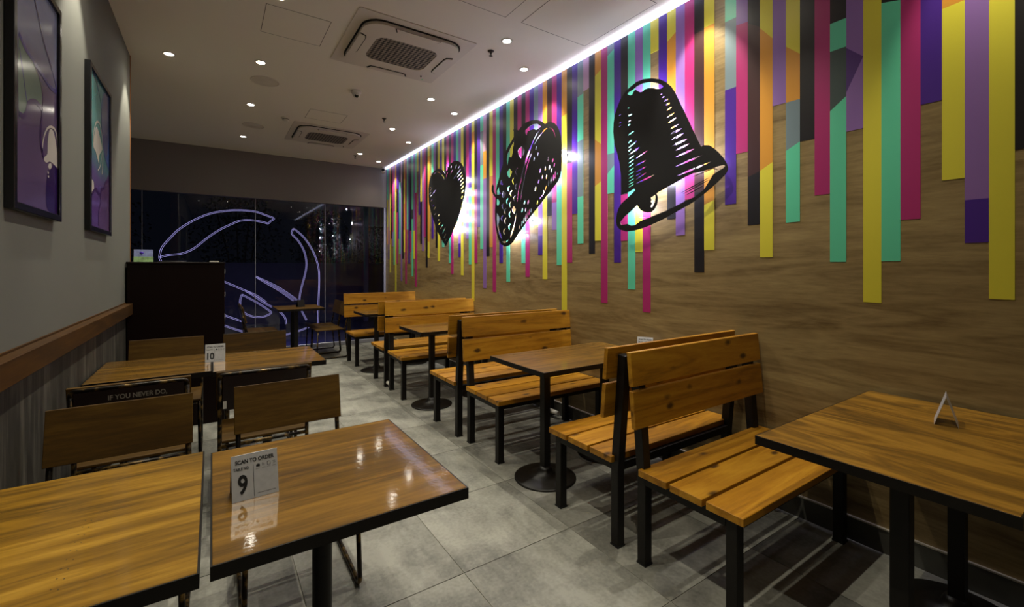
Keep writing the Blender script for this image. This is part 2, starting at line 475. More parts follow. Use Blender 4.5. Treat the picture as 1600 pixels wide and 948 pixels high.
def downlight(x, y, label, kind='plain'):
    t = empty('ceiling_spotlight', (x, y, ZC)); tag(t, label, 'ceiling light', 'recessed round ceiling spotlights')
    MB().lathe([(.033, -.001), (.034, -.006), (.047, -.005), (.049, 0)], n=24).build('trim_ring', M['white'], t)
    MB().lathe([(0, -.0022), (.0335, -.0022)], n=24).build('lens', M['lens'], t)
    def add(data, rot):
        lo = bpy.data.objects.new('beam', data); COL.objects.link(lo); lo.parent = t
        lo.location = (0, 0, -.02); lo.rotation_euler = rot
    if kind == 'plain': add(spot_data, (0, 0, 0))
    elif kind == 'wash':
        add(wash_data, (0, math.radians(24) * -1, 0)); add(fill_data, (0, 0, 0))
    elif kind == 'left': add(left_data, (0, math.radians(16), 0)); add(fill_data, (0, 0, 0))
    return t
posw = ['nearest the air conditioner', 'second from the front', 'third from the front', 'closest to the glass front']
for y, s in ((4.64, 'nearest of the left row, beside the hatch'), (5.906, 'middle of the left row, between the two ceiling speakers'), (7.41, 'farthest of the left row, near the grey bulkhead')):
    downlight(.365, y, 'round recessed spotlight, ' + s)
for y, s in ((3.078, 'right of the nearer air conditioner'), (4.615, 'right of the dome camera'), (5.894, 'right of the farther air conditioner near edge'), (7.477, 'behind the farther air conditioner')):
    downlight(2.01, y, 'round recessed spotlight ' + s)
for y, s in ((3.43, 'above the taco sign'), (4.883, 'above the heart sign'), (6.402, 'second from the glass front'), (7.847, 'closest to the corner camera')):
    downlight(2.43, y, 'round spotlight in the row along the mural, ' + s, 'wash')
downlight(-.313, 4.90, 'round recessed spotlight closest to the grey left wall', 'left')
# the same rows go on behind and above the frame
for x, y, k in ((.385, 3.44, 'plain'), (.365, 1.85, 'plain'), (.365, .3, 'plain'), (2.01, 1.55, 'plain'), (2.43, 1.78, 'wash'), (2.43, .35, 'wash'),
                (-.313, 3.22, 'left'), (-.313, 1.55, 'left')):
    n_ = ('wall-side' if x < 0 else 'left' if x < .9 else 'middle' if x < 2.2 else 'mural-side')
    downlight(x, y, 'spotlight outside the picture, ' + n_ + ' row, ' + ('just above the frame' if y > 3 else 'overhead' if y > 1 else 'beside the camera' if y > 0 else 'behind the camera, ' + ('left' if x < 1 else 'right')), k)

# LED profile in the joint of ceiling and mural
t = empty('led_strip', (XR, 0, ZC)); tag(t, 'long bluish white LED strip in the ceiling joint above the mural', 'light strip')
MB().box(-.070, -.066, YF + .05, YB - .02, -.002, 0).build('profile_edge', M['white'], t)
MB().box(-.066, -.001, YF + .05, YB - .02, -.014, 0).build('diffuser', M['cove'], t)

# ================================================================== MURAL
COLS = {'y': '#cfc43a', 'm': '#a32a66', 'p': '#43207f', 'v': '#85629f', 'g': '#5cc39a', 'k': '#1b1819', 'o': '#c78a30', 'a': '#6f7f84', 'b': '#3b2322', 'd': '#4c2b6e', 'l': '#b58fa8', 'n': '#3c4a47'}
ck = list(COLS)
mm = [plain('mural_' + n, COLS[c], .36, spec=.45) for c, n in zip(ck, ['yellow', 'magenta', 'purple', 'violet', 'mint', 'black', 'orange', 'grey', 'dark_brown', 'dark_violet', 'pale_mauve', 'dark_grey_green'])]
W0, WS = .3805, .07357
# per stripe: string of (colour, lower end in picture rows [, end at the left boundary, right boundary])
ST = {
 -3: [('y', 390)], -2: [('m', 330), ('p', 420)], -1: [('k', 231)],
 0: [('y', 467.5)], 1: [('v', 311), ('p', 379)], 2: [('o', 14.5, 0), ('y', 280)], 3: [('p', 160)], 4: [('m', 342.5)],
 5: [('k', 5, 0), ('g', 408)], 6: [('y', 472.5)], 7: [('v', 75, 88), ('d', 145, 88), ('v', 203)],
 8: [('k', 33), ('g', 77), ('n', 174, 150), ('g', 409)], 9: [('m', 304)], 10: [('k', 219)],
 11: [('y', 73, 84), ('o', 157.5), ('a', 236, 221), ('g', 347)], 12: [('v', 163)],
 13: [('y', 44, 60), ('o', 267, 253), ('y', 402)], 14: [('k', 37, 42), ('b', 277, 267), ('k', 351)],
 15: [('v', 40, 34), ('m', 238.5)], 16: [('g', 31), ('a', 138.5), ('p', 319)], 17: [],
 18: [('y', 44, 36), ('o', 320, 312), ('y', 390.6)], 19: [('k', 50), ('b', 300), ('k', 425)],
 20: [('m', 311)], 21: [('v', 367.5)], 22: [('y', 66, 50), ('o', 205), ('k', 342)], 23: [('p', 250)], 24: [('y', 81)],
 25: [('g', 215), ('m', 487.6)], 26: [('v', 170), ('p', 290), ('y', 393.6)], 27: [('g', 452)], 28: [('k', 303.6), ('m', 376)],
 29: [('p', 410)], 30: [('a', 88, 76), ('g', 240), ('a', 271.5, 258), ('g', 302)], 31: [('m', 473)],
 32: [('o', 119, 108), ('y', 218, 225), ('o', 291, 283), ('y', 376)], 33: [('k', 396)],
 34: [('l', 143, 137)], 35: [('a', 152, 146), ('g', 222, 217), ('a', 307), ('g', 380.5)],
 36: [('p', 334)], 37: [('k', 255), ('m', 410)], 38: [('o', 183, 177), ('y', 487)], 39: [('p', 268), ('g', 414)],
 40: [('m', 316), ('v', 359)], 41: [('b', 250), ('k', 337)], 42: [('o', 300), ('y', 436)], 43: [('v', 368), ('p', 398)],
 44: [('a', 290), ('y', 355)], 45: [('p', 300), ('a', 350)], 46: [('m', 432.5)], 47: [('k', 310), ('g', 411)],
 48: [('m', 330)], 49: [('k', 320)], 50: [('y', 310)], 51: [('g', 440)], 52: [('k', 330)], 53: [('p', 411)],
 54: [('g', 325), ('a', 352)], 55: [('m', 456)], 56: [('y', 275), ('o', 386)], 57: [('k', 400)],
 58: [('l', 236), ('o', 279), ('v', 450)], 59: [('g', 205), ('a', 258), ('g', 389)], 60: [('p', 354.5)],
 61: [('k', 296), ('m', 411)], 62: [('y', 206), ('o', 240), ('y', 470)], 63: [('p', 293), ('g', 413)], 64: [('m', 283), ('v', 373)],
 65: [('k', 290), ('a', 355)], 66: [('y', 430)], 67: [('v', 380), ('p', 402)], 68: [('g', 345)], 69: [('p', 350)],
 70: [('m', 427.7)], 71: [('k', 330), ('g', 411)], 72: [('m', 300)], 73: [('k', 330)], 74: [('y', 340), ('g', 386)],
 75: [('p', 330)], 76: [('y', 262), ('o', 330), ('y', 408)], 77: [('k', 387)], 78: [('v', 300)], 79: [('g', 270), ('p', 373)],
 80: [], 81: [('y', 244), ('o', 377.5), ('y', 403)], 82: [('k', 418)], 83: [('m', 370)], 84: [('v', 392)],
 85: [('y', 315), ('k', 381)], 86: [('p', 335.5)], 87: [('y', 268)], 88: [('g', 301), ('m', 447.7)], 89: [('v', 360), ('y', 404)],
 90: [('g', 327), ('n', 342), ('g', 431.6)], 91: [('k', 360), ('m', 394)], 92: [('p', 411.5)], 93: [('g', 358.6)],
 94: [('m', 443.5)], 95: [('o', 280), ('y', 318), ('o', 359), ('y', 394)], 96: [('k', 404)], 97: [('l', 285), ('v', 439)],
 98: [('n', 285), ('g', 397)], 99: [('p', 373)], 100: [('p', 295), ('k', 332), ('m', 412)], 101: [('o', 300), ('y', 455.4)],
 102: [('v', 330), ('g', 413.6)], 103: [('m', 362), ('v', 385)], 104: [('k', 373)], 105: [('o', 303), ('y', 360), ('o', 382), ('y', 425.7)],
 106: [('v', 390), ('p', 405)], 107: [('g', 312), ('y', 355), ('o', 382)], 108: [('p', 300), ('k', 370)],
}
def v2z(v, y): return H + (CV - v) * (S_ * XR + C_ * y) / F
for k, segs in ST.items():
    if not segs: continue
    y0, y1 = W0 + WS * k, W0 + WS * (k + 1)        # y0 = right boundary in the picture, y1 = left
    y1 = min(y1, YB - .001)
    ym = (y0 + y1) / 2
    m = MB(); bm = m.bm
    xa = XR - .0015
    za, zb = ZC - .001, ZC - .001                  # at y0, at y1
    used = []
    for s in segs:
        if len(s) == 2: na = nb = v2z(s[1], ym)
        else: nb, na = v2z(s[1], y1), v2z(s[2], y0)
        na, nb = min(na, za), min(nb, zb)
        ci = ck.index(s[0])
        if mm[ci] not in used: used.append(mm[ci])
        if za - na > .002 or zb - nb > .002:
            f = bm.faces.new([bm.verts.new(p) for p in ((xa, y0, za), (xa, y1, zb), (xa, y1, nb), (xa, y0, na))])
            f.material_index = used.index(mm[ci])
        za, zb = na, nb
    # edge thickness of the vinyl
    for (p, q) in (((y0, ZC - .001), (y0, za)), ((y1, ZC - .001), (y1, zb)), ((y0, za), (y1, zb))):
        f = bm.faces.new([bm.verts.new(v) for v in ((xa, p[0], p[1]), (xa, q[0], q[1]), (XR, q[0], q[1]), (XR, p[0], p[1]))])
        f.material_index = len(used) - 1
    me = bpy.data.meshes.new('mural_stripe'); bm.to_mesh(me); bm.free()
    for x in used: me.materials.append(x)
    o = bpy.data.objects.new('mural_stripe', me); COL.objects.link(o); o.parent = wr

# ================================================================== CUT-OUT SIGNS
XS = 2.672
def conv(ox, oy, sc): return lambda x, y: on_x(ox + x / sc, oy + y / sc, XS)
A_ = conv(930, 110, 7.273); B_ = conv(940, 220, 6.318)
C2 = conv(755, 180, 8.62); D2 = conv(755, 280, 8.247)
E2 = conv(660, 240, 11.85); F2 = conv(660, 310, 11.15)
def L(f, pts): return [f(*p) for p in pts]
def slit(f, x0, y0, x1, y1, w):
    dx, dy = x1 - x0, y1 - y0; l = math.hypot(dx, dy); nx, ny = -dy / l * w / 2, dx / l * w / 2
    P = [(x0, y0), (x0 + dx * .3 + nx * .9, y0 + dy * .3 + ny * .9), (x0 + dx * .7 + nx, y0 + dy * .7 + ny), (x1, y1), (x0 + dx * .7 - nx, y0 + dy * .7 - ny), (x0 + dx * .3 - nx * .9, y0 + dy * .3 - ny * .9)]
    return [f(*p) for p in P]
def ribbon(f, pts):
    pts = smooth_open(pts, 3); a, b = [], []
    for i, p in enumerate(pts):
        q0, q1 = pts[max(0, i - 1)], pts[min(len(pts) - 1, i + 1)]
        dx, dy = q1[0] - q0[0], q1[1] - q0[1]; l = math.hypot(dx, dy) or 1
        nx, ny = -dy / l * p[2] / 2, dx / l * p[2] / 2
        a.append(f(p[0] + nx, p[1] + ny)); b.append(f(p[0] - nx, p[1] - ny))
    return a + b[::-1]
def drop(f, x, y, rx=9, ry=30, tilt=-.15):
    return [f(x + rx * math.cos(t) * math.cos(tilt) - ry * math.sin(t) * math.sin(tilt) * -1, y + ry * math.sin(t) + rx * math.cos(t) * math.sin(tilt)) for t in [2 * math.pi * i / 8 for i in range(8)]]
def to_wall(a, b, d): return (XS + d, a, b)
def make_sign(name, label, outer, holes, extra, studs, lamps):
    ys_ = [p[0] for p in outer]; zs_ = [p[1] for p in outer]
    t = empty(name, (0, 0, 0)); tag(t, label, 'wall sign', 'black cut-out metal signs on the mural')
    m = MB(); plate(m.bm, outer, [], to_wall, 0, .004)
    po_ = m.build('cut_out_plate', M['signblack'], t)
    m = MB()
    for hole in holes: plate(m.bm, hole, [], to_wall, -.003, .007)
    cutter = m.build('cutter', M['signblack'])
    md = po_.modifiers.new('cut', 'BOOLEAN'); md.operation = 'DIFFERENCE'; md.solver = 'EXACT'; md.object = cutter; md.use_self = True
    bpy.context.view_layer.update()
    me = bpy.data.meshes.new_from_object(po_.evaluated_get(bpy.context.evaluated_depsgraph_get()))
    po_.modifiers.clear(); po_.data = me; bpy.data.objects.remove(cutter)
    if extra:
        m = MB()
        for e in extra: plate(m.bm, e, [], to_wall, .0, .004)
        m.build('engraved_strokes', M['signblack'], t)
    for (u, v) in studs:
        y, z = on_x(u, v, XS)
        MB().tube([(XS + .003, y, z), (XR - .001, y, z)], .004, 8).build('stand_off_rod', M['steel'], t)
    for (u, v, pw) in lamps:
        y, z = on_x(u, v, XR)
        MB().box(XR - .014, XR - .002, y - .012, y + .012, z - .012, z + .012).build('led_module', M['signblack'], t)
        l = bpy.data.lights.new('sign_led', 'POINT'); l.energy = HALO_W * pw; l.color = (.80, .80, 1.0); l.shadow_soft_size = .020
        lo = bpy.data.objects.new('led_glow', l); COL.objects.link(lo); lo.parent = t; lo.location = (XR - .046, y, z)
    return t

bell_outer = L(A_, [(205, 700), (208, 600), (220, 520), (245, 430), (285, 330), (340, 240), (400, 185), (470, 130), (550, 98), (640, 88), (730, 98), (800, 130), (860, 180), (900, 240), (940, 320), (1000, 445), (1060, 570), (1120, 700), (1170, 800), (1203, 868)]) + \
    L(B_, [(1010, 42), (1060, 42), (1110, 75), (1160, 120), (1205, 175), (1235, 225), (1248, 270), (1235, 310), (1205, 345), (1150, 400), (1080, 465), (1000, 530), (900, 605), (800, 665), (700, 720), (630, 760), (560, 795), (480, 832), (400, 862), (320, 885), (240, 895), (180, 875), (150, 840), (142, 790), (150, 720), (165, 670), (185, 630), (215, 598), (262, 556), (300, 520), (330, 486), (322, 470), (290, 492), (255, 512), (193, 532), (195, 430), (190, 330), (175, 220), (150, 110), (125, 30)])
bell_holes = [
    L(A_, [(365, 270), (375, 250), (430, 215), (470, 180), (530, 150), (600, 133), (650, 132), (710, 145), (760, 170), (775, 182), (750, 205), (700, 210), (650, 198), (600, 200), (560, 215), (540, 240), (510, 248), (480, 235), (455, 218), (435, 240), (420, 275), (395, 285)]),
    L(B_, [(182, 800), (230, 742), (290, 692), (350, 638), (362, 655), (380, 680), (410, 700), (450, 708), (490, 702), (522, 672), (545, 625), (554, 580), (550, 545), (540, 515), (560, 503), (640, 460), (730, 410), (830, 352), (910, 318), (1000, 300), (1080, 275), (1140, 252), (1205, 236), (1219, 246), (1205, 265), (1150, 300), (1100, 332), (1060, 400), (1010, 480), (920, 552), (820, 597), (740, 638), (640, 688), (500, 745), (440, 770), (380, 792), (330, 832), (290, 836), (255, 820), (192, 832)]),
    L(B_, [(482, 560), (510, 543), (528, 530), (533, 560), (523, 610), (505, 648), (490, 660), (482, 645), (496, 615), (482, 597), (490, 580)]),
]
for s in [(740, 276, 760, 262, 18), (752, 314, 792, 292, 14), (775, 355, 832, 320, 16), (797, 400, 850, 365, 20), (805, 460, 872, 412, 16), (805, 540, 902, 480, 13), (822, 600, 928, 533, 16), (845, 668, 955, 606, 18), (850, 730, 985, 655, 24), (860, 795, 1010, 710, 22), (868, 862, 1045, 778, 22), (903, 912, 1075, 828, 18),
          (370, 437, 387, 421, 9), (368, 522, 420, 495, 14), (370, 590, 402, 563, 14), (370, 628, 398, 607, 12), (370, 740, 442, 686, 15), (370, 827, 420, 788, 15), (370, 886, 476, 796, 13), (266, 518, 299, 496, 8), (268, 604, 296, 585, 8), (270, 638, 296, 616, 8)]:
    bell_holes.append(slit(A_, *s))
for s in [(722, 163, 920, 75, 17), (710, 262, 995, 140, 15), (730, 352, 1083, 203, 18),
          (260, 74, 345, 5, 11), (260, 105, 292, 80, 10), (260, 145, 380, 55, 13), (260, 186, 325, 140, 11), (330, 180, 462, 88, 12), (260, 225, 322, 180, 11), (260, 264, 322, 217, 11), (330, 250, 440, 187, 13), (260, 303, 322, 262, 10), (330, 312, 445, 250, 12), (260, 340, 322, 300, 10), (330, 350, 390, 315, 10), (260, 375, 322, 335, 9), (330, 388, 448, 308, 10), (260, 405, 322, 370, 9), (335, 425, 525, 332, 14), (260, 435, 322, 400, 9), (260, 462, 322, 425, 8)]:
    bell_holes.append(slit(B_, *s))
bell_extra = [slit(B_, 780, 515, 1060, 362, 9), slit(B_, 805, 522, 1068, 378, 9), slit(B_, 830, 535, 1010, 440, 7), slit(B_, 880, 360, 1125, 262, 8)]
make_sign('bell_sign', 'large black cut-out metal bell with slits, lit from behind', bell_outer, bell_holes, bell_extra,
          [(1056, 215), (985, 215), (1110, 262), (1000, 340)],
          [(1003, 322, 1.0), (1040, 282, 1.0), (1085, 262, .3), (1065, 225, .9), (1046, 185, .8), (1020, 152, .9), (985, 190, .7), (988, 240, .7), (1112, 252, .12)])

taco_outer = L(C2, [(190, 940), (210, 860), (240, 740), (270, 640), (300, 500), (340, 410), (380, 350), (432, 255), (402, 192), (440, 192), (480, 205), (490, 180), (540, 120), (600, 85), (660, 65), (720, 62), (770, 75), (810, 100), (830, 118), (860, 100), (900, 88), (950, 100), (990, 140), (1020, 200), (1045, 290), (1055, 400), (1058, 560), (1050, 720), (1030, 830), (990, 910)]) + \
    L(D2, [(968, 12), (900, 110), (800, 230), (700, 365), (600, 490), (500, 630), (440, 720), (380, 810), (330, 855), (280, 865), (230, 840), (190, 760), (165, 640), (152, 520), (150, 400), (158, 300), (160, 240), (130, 200), (108, 150), (110, 90), (122, 65), (135, 90), (135, 150), (150, 188), (164, 200), (165, 150), (180, 60)])
taco_holes = [
    L(C2, [(565, 200), (620, 150), (680, 120), (730, 115), (780, 152), (765, 165), (730, 188), (710, 200), (690, 185), (650, 195), (600, 215), (582, 268), (567, 240)]),
    L(C2, [(415, 345), (420, 380), (400, 440), (400, 490), (380, 570), (345, 560), (335, 640), (320, 690), (317, 600), (327, 520), (372, 420)]),
    L(C2, [(520, 420), (558, 460), (550, 520), (505, 578), (480, 540), (463, 490), (480, 450)]),
    L(C2, [(355, 715), (390, 760), (370, 820), (350, 848), (325, 810), (316, 770)]),
    L(D2, [(232, 5), (257, 78), (216, 62)]), L(D2, [(200, 92), (206, 150), (232, 188), (205, 196), (180, 200), (177, 150)]),
    L(D2, [(262, 152), (292, 180), (280, 220), (262, 240), (245, 225), (245, 180)]), L(D2, [(395, 340), (420, 390), (400, 445), (380, 420), (368, 380)]),
    L(D2, [(174, 255), (200, 262), (214, 300), (192, 345), (175, 330)]),
    L(D2, [(174, 430), (195, 460), (213, 510), (196, 580), (203, 640), (233, 720), (242, 780), (205, 712), (184, 620), (174, 520)]),
    L(D2, [(248, 800), (290, 798), (333, 768), (312, 805), (280, 822), (252, 814)]),
    ribbon(C2, [(764, 182, 4), (700, 290, 11), (640, 430, 15), (580, 600, 22), (530, 780, 16), (500, 925, 10)]),
    ribbon(D2, [(482, 20, 8), (450, 170, 8), (440, 290, 5)]), ribbon(D2, [(424, 440, 5), (405, 560, 9), (388, 625, 20), (370, 690, 20), (352, 748, 6)]),
    ribbon(C2, [(862, 172, 12), (830, 192, 17), (790, 238, 15), (735, 310, 12), (684, 400, 4)]),
    ribbon(C2, [(662, 480, 3), (625, 580, 10), (590, 690, 12), (565, 800, 10), (545, 925, 8)]),
    ribbon(D2, [(524, 18, 8), (502, 130, 8), (481, 275, 4)]), ribbon(C2, [(880, 168, 8), (922, 178, 12), (955, 232, 10), (971, 305, 5)]),
]
for (x, y) in [(325, 125), (356, 182), (308, 285), (348, 325), (402, 248), (422, 95), (255, 345), (283, 412), (342, 450), (243, 505), (285, 535), (337, 612), (272, 672)]:
    taco_holes.append(ribbon(D2, [(x + 14, y - 40, 8), (x - 8, y - 5, 19), (x + 3, y + 38, 7)]))
for (x, y) in [(450, 758), (404, 885)]:
    taco_holes.append(ribbon(C2, [(x + 14, y - 50, 9), (x - 12, y - 5, 20), (x + 6, y + 48, 8)]))
for (x, y) in [(712, 440), (735, 525), (685, 588), (875, 590), (937, 605), (958, 668), (835, 715), (890, 700), (918, 742), (768, 745), (797, 830), (852, 830), (745, 893)]: taco_holes.append(drop(C2, x, y))
for (x, y) in [(675, 125), (532, 298), (578, 294), (697, 298), (502, 398), (545, 394)]: taco_holes.append(drop(D2, x, y))
for (x, y) in [(735, 240), (757, 212)]: taco_holes.append(drop(D2, x, y, 6, 18))
taco_holes.append(drop(D2, 776, 172, 7, 34))
for (x, a, b) in [(1000, 750, 812), (968, 728, 880), (945, 772, 900), (912, 805, 925), (880, 858, 935)]: taco_holes.append(slit(C2, x + 4, a, x - 6, b, 9))
for (x, a, b) in [(845, 22, 98), (808, 70, 152), (872, 2, 62), (617, 362, 440), (592, 365, 480), (570, 385, 520), (550, 425, 555), (525, 482, 580), (500, 525, 612), (466, 572, 655)]: taco_holes.append(slit(D2, x + 4, a, x - 6, b, 9))
make_sign('taco_sign', 'black cut-out metal taco with round and crescent holes, lit from behind', taco_outer, taco_holes, [],
          [(877, 234), (812, 364), (790, 300)],
          [(886, 243, 1.1), (806, 366, 1.1), (845, 300, .5), (812, 320, .6), (800, 345, .6), (822, 240, .6), (853, 262, .6), (862, 282, .5), (795, 300, .4), (832, 345, .5), (835, 212, .3)])

heart_outer = L(E2, [(425, 385), (400, 340), (370, 300), (330, 285), (285, 283), (240, 300), (190, 350), (150, 430), (125, 530), (112, 650), (115, 800), (123, 940)]) + \
    L(F2, [(120, 100), (150, 240), (200, 400), (250, 550), (300, 650), (350, 740), (407, 830), (440, 760), (500, 640), (560, 500), (610, 370), (660, 220), (700, 60)]) + \
    L(E2, [(750, 880), (785, 740), (800, 600), (805, 450), (790, 330), (760, 250), (720, 180), (670, 140), (620, 130), (570, 145), (520, 185), (475, 260), (440, 330)])
heart_holes = [ribbon(E2, [(208, 385, 5), (240, 352, 13), (290, 342, 15), (340, 370, 16), (390, 430, 18), (408, 478, 12)]), ribbon(E2, [(430, 478, 12), (447, 400, 14), (480, 330, 4)])]
for s in [(510, 400, 565, 280, 14), (520, 272, 546, 205, 12), (597, 298, 637, 190, 14), (650, 295, 702, 208, 15), (628, 398, 722, 268, 14), (572, 470, 622, 402, 12), (642, 445, 745, 325, 14), (650, 510, 745, 388, 17), (690, 535, 765, 442, 18), (697, 598, 772, 510, 20), (708, 665, 772, 582, 21), (714, 742, 768, 665, 22), (714, 842, 748, 772, 20),
          (138, 640, 156, 610, 10), (134, 697, 185, 630, 11), (134, 757, 166, 700, 11), (180, 755, 250, 665, 13), (140, 812, 181, 756, 11), (145, 895, 187, 830, 12)]:
    heart_holes.append(slit(E2, *s))
for s in [(132, 65, 167, 20, 9), (148, 122, 167, 93, 9), (168, 152, 202, 105, 9), (190, 210, 246, 120, 15), (210, 292, 242, 238, 14), (268, 318, 297, 272, 12), (274, 392, 292, 362, 11), (273, 472, 313, 408, 13), (303, 548, 368, 435, 12), (343, 622, 407, 490, 14), (370, 692, 414, 608, 13), (398, 742, 418, 698, 11)]:
    heart_holes.append(slit(F2, *s))
make_sign('heart_sign', 'black cut-out metal heart with short slits along its sides, lit from behind', heart_outer, heart_holes, [],
          [(714, 345), (676, 300)],
          [(712, 358, 1.0), (719, 342, .9), (723, 322, .8), (725, 300, .7), (712, 335, .6), (722, 280, .5), (700, 262, .3), (690, 345, .3), (680, 310, .3)])

# ================================================================== BENCHES
def make_bench(label):
    t = empty('bench', (0, 0, 0)); tag(t, label, 'bench', 'varnished plank benches on black steel frames')
    lx = .485; s = .024
    for sx in (-1, 1):
        m = MB(); m.box(sx * lx - s, sx * lx + s, -.44 - s, -.44 + s, .006, .415, bevel=.003); m.build('leg', M['black'], t)
        m = MB(); m.box(sx * lx - s, sx * lx + s, -s, s, .006, .415, bevel=.003)
        m.obox((sx * lx, .024, .675), (s, 0, 0), (0, s * .995, -s * .083), (0, .024, .29), bevel=.002)
        m.build('leg', M['black'], t)
        for yy in (-.44, 0):
            MB().box(sx * lx - s - .002, sx * lx + s + .002, yy - s - .002, yy + s + .002, 0, .008).build('foot_cap', M['ink'], t)
    m = MB()
    m.box(-lx + s, lx - s, -.44 - s, -.44 + s * .2, .382, .422); m.box(-lx + s, lx - s, -s * .2, s, .382, .422)
    for sx in (-1, 1): m.box(sx * lx - s, sx * lx + s, -.44 + s, -s, .382, .422)
    m.build('seat_frame', M['black'], t)
    for i in range(3):
        y0 = -.50 + i * .1725
        o = MB().box(-.53, .53, -.0775, .0775, 0, .032, bevel=.002).build('seat_plank', M['bench'], t); o.location = (0, y0 + .0775, .422)
    for z0, z1 in ((.655, .825), (.847, 1.003)):
        zm = (z0 + z1) / 2; y = .0 + (zm - .385) * .083 - s - .0145
        m = MB().obox((0, 0, 0), (.56, 0, 0), (0, .0125, 0), (0, .0076, (z1 - z0) / 2), bevel=.002)
        o = m.build('back_plank', M['bench'], t); o.location = (-.02, y, zm)
    return t
BX = 2.185
benches = [(1.413, 0, 'plank bench nearest the camera, facing it, its seat end under the nearest mural-side table'),
           (1.582, 1, 'plank bench back to back behind the nearest one, facing the glass front'),
           (3.15, 0, 'second plank bench facing the camera, behind the second mural-side table'),
           (3.33, 1, 'plank bench facing the glass, back to back with the knotty-backed second bench'),
           (4.99, 0, 'third plank bench facing the camera, half hidden by a table'),
           (5.185, 1, 'plank bench facing the glass, in the farthest back-to-back pair'),
           (6.92, 0, 'farthest plank bench, standing alone against the dark glass')]
proto = None
for y, r, lab in benches:
    if proto is None: o = proto = make_bench(lab)
    else: o = copy_tree(proto)
    o['label'] = lab; o.location = (BX + (.02 if y == 3.15 else 0), y, 0)
    o.rotation_euler = (0, 0, (math.pi if r else 0) + math.radians({3.15: -1, 3.33: -.5, 4.99: -2.5, 5.185: -1.5}.get(y, 0)))
    for ch in o.children:
        if ch.name.startswith('back_plank'): ch.location.x = .02 if r else (.0 if y > 2 else -.02)
for (x, y, lab) in [(1.70, 5.085, 'small white cylinder between bench legs on the aisle side, farther pair'), (2.64, 3.24, 'small white cylinder between bench legs near the wall, middle pair')]:
    o = MB().tube([(0, -.062, 0), (0, .062, 0)], .020, 14).build('spacer_tube', M['white']); o.location = (x, y, .055)
    tag(o, lab, 'tube')

# ================================================================== TABLES
def make_table(name, x0, x1, y0, y1, z, mat, cols, label, group, square=True, base_r=.205):
    t = empty(name, ((x0 + x1) / 2, (y0 + y1) / 2, 0)); tag(t, label, 'table', group)
    dx, dy = (x1 - x0) / 2, (y1 - y0) / 2
    th = .032
    MB().box(-dx + .004, dx - .004, -dy + .004, dy - .004, z - th + .003, z, bevel=.001).build('tabletop', mat, t)
    m = MB(); e = .004
    m.box(-dx, dx, -dy, -dy + e, z - th, z - .001); m.box(-dx, dx, dy - e, dy, z - th, z - .001)
    m.box(-dx, -dx + e, -dy + e, dy - e, z - th, z - .001); m.box(dx - e, dx, -dy + e, dy - e, z - th, z - .001)
    m.build('edge_band', M['blackedge'], t)
    for (cx, cy) in cols:
        lx, ly = cx - (x0 + x1) / 2, cy - (y0 + y1) / 2
        if square: MB().box(lx - .0255, lx + .0255, ly - .0255, ly + .0255, .05, z - th - .006, bevel=.002).build('column', M['black'], t)
        else: MB().lathe([(.029, .05), (.029, z - th - .006)], (lx, ly, 0), 20).build('column', M['black'], t)
        MB().lathe([(0, .0), (base_r, .0), (base_r, .008), (base_r - .01, .013), (base_r * .6, .022), (.055, .034), (.045, .062), (.034, .078), (0, .082)], (lx, ly, 0), 40).build('base', M['blackedge'], t)
        MB().box(lx - .11, lx + .11, ly - .11, ly + .11, z - th - .007, z - th + .0025).build('mounting_plate', M['black'], t)
    return t
RT = 'mural-side tables with two columns'
make_table('dining_table', 1.645, 2.715, .215, .865, .787, M['table_swirl'], [(1.88, .51), (2.49, .50)], 'wide swirl-grained table nearest on the right, cut by the frame, with an edge-on steel sign', RT)
make_table('dining_table', 1.64, 2.715, 2.11, 2.73, .77, M['table'], [(1.845, 2.36), (2.46, 2.42)], 'mural-side table between the nearest two bench pairs', RT)
make_table('dining_table', 1.665, 2.715, 4.06, 4.66, .77, M['table'], [(1.86, 4.25), (2.46, 4.36)], 'mural-side table between the second and third bench pairs', RT)
make_table('dining_table', 1.69, 2.715, 6.02, 6.62, .77, M['table'], [(1.86, 6.1), (2.46, 6.3)], 'farthest mural-side table, before the lone bench', RT)
LT = 'square tables on one round column, joined in pairs on the left'
make_table('cafe_table', -.583, -.022, 1.125, 1.862, .77, M['table_light'], [(-.30, 1.49)], 'light worn-topped table at the lower left, with rows of pin holes', LT, False)
make_table('cafe_table', -.004, .610, 1.135, 1.832, .77, M['table'], [(.285, 1.49)], 'glossy table bearing sign number 9', LT, False)
make_table('cafe_table', -.585, -.004, 3.27, 3.95, .77, M['table'], [(-.30, 3.6)], 'brown table against the left wall, left half of the pair with sign 10', LT, False)
make_table('cafe_table', .003, .645, 3.235, 3.88, .77, M['table'], [(.32, 3.56)], 'brown table on the aisle, right half of the pair with sign 10', LT, False)
make_table('window_table', .80, 1.45, 7.35, 8.15, .77, M['chairwood'], [(1.07, 7.55), (1.07, 7.95)], 'dark table in front of the glass with steel chairs round it', None)

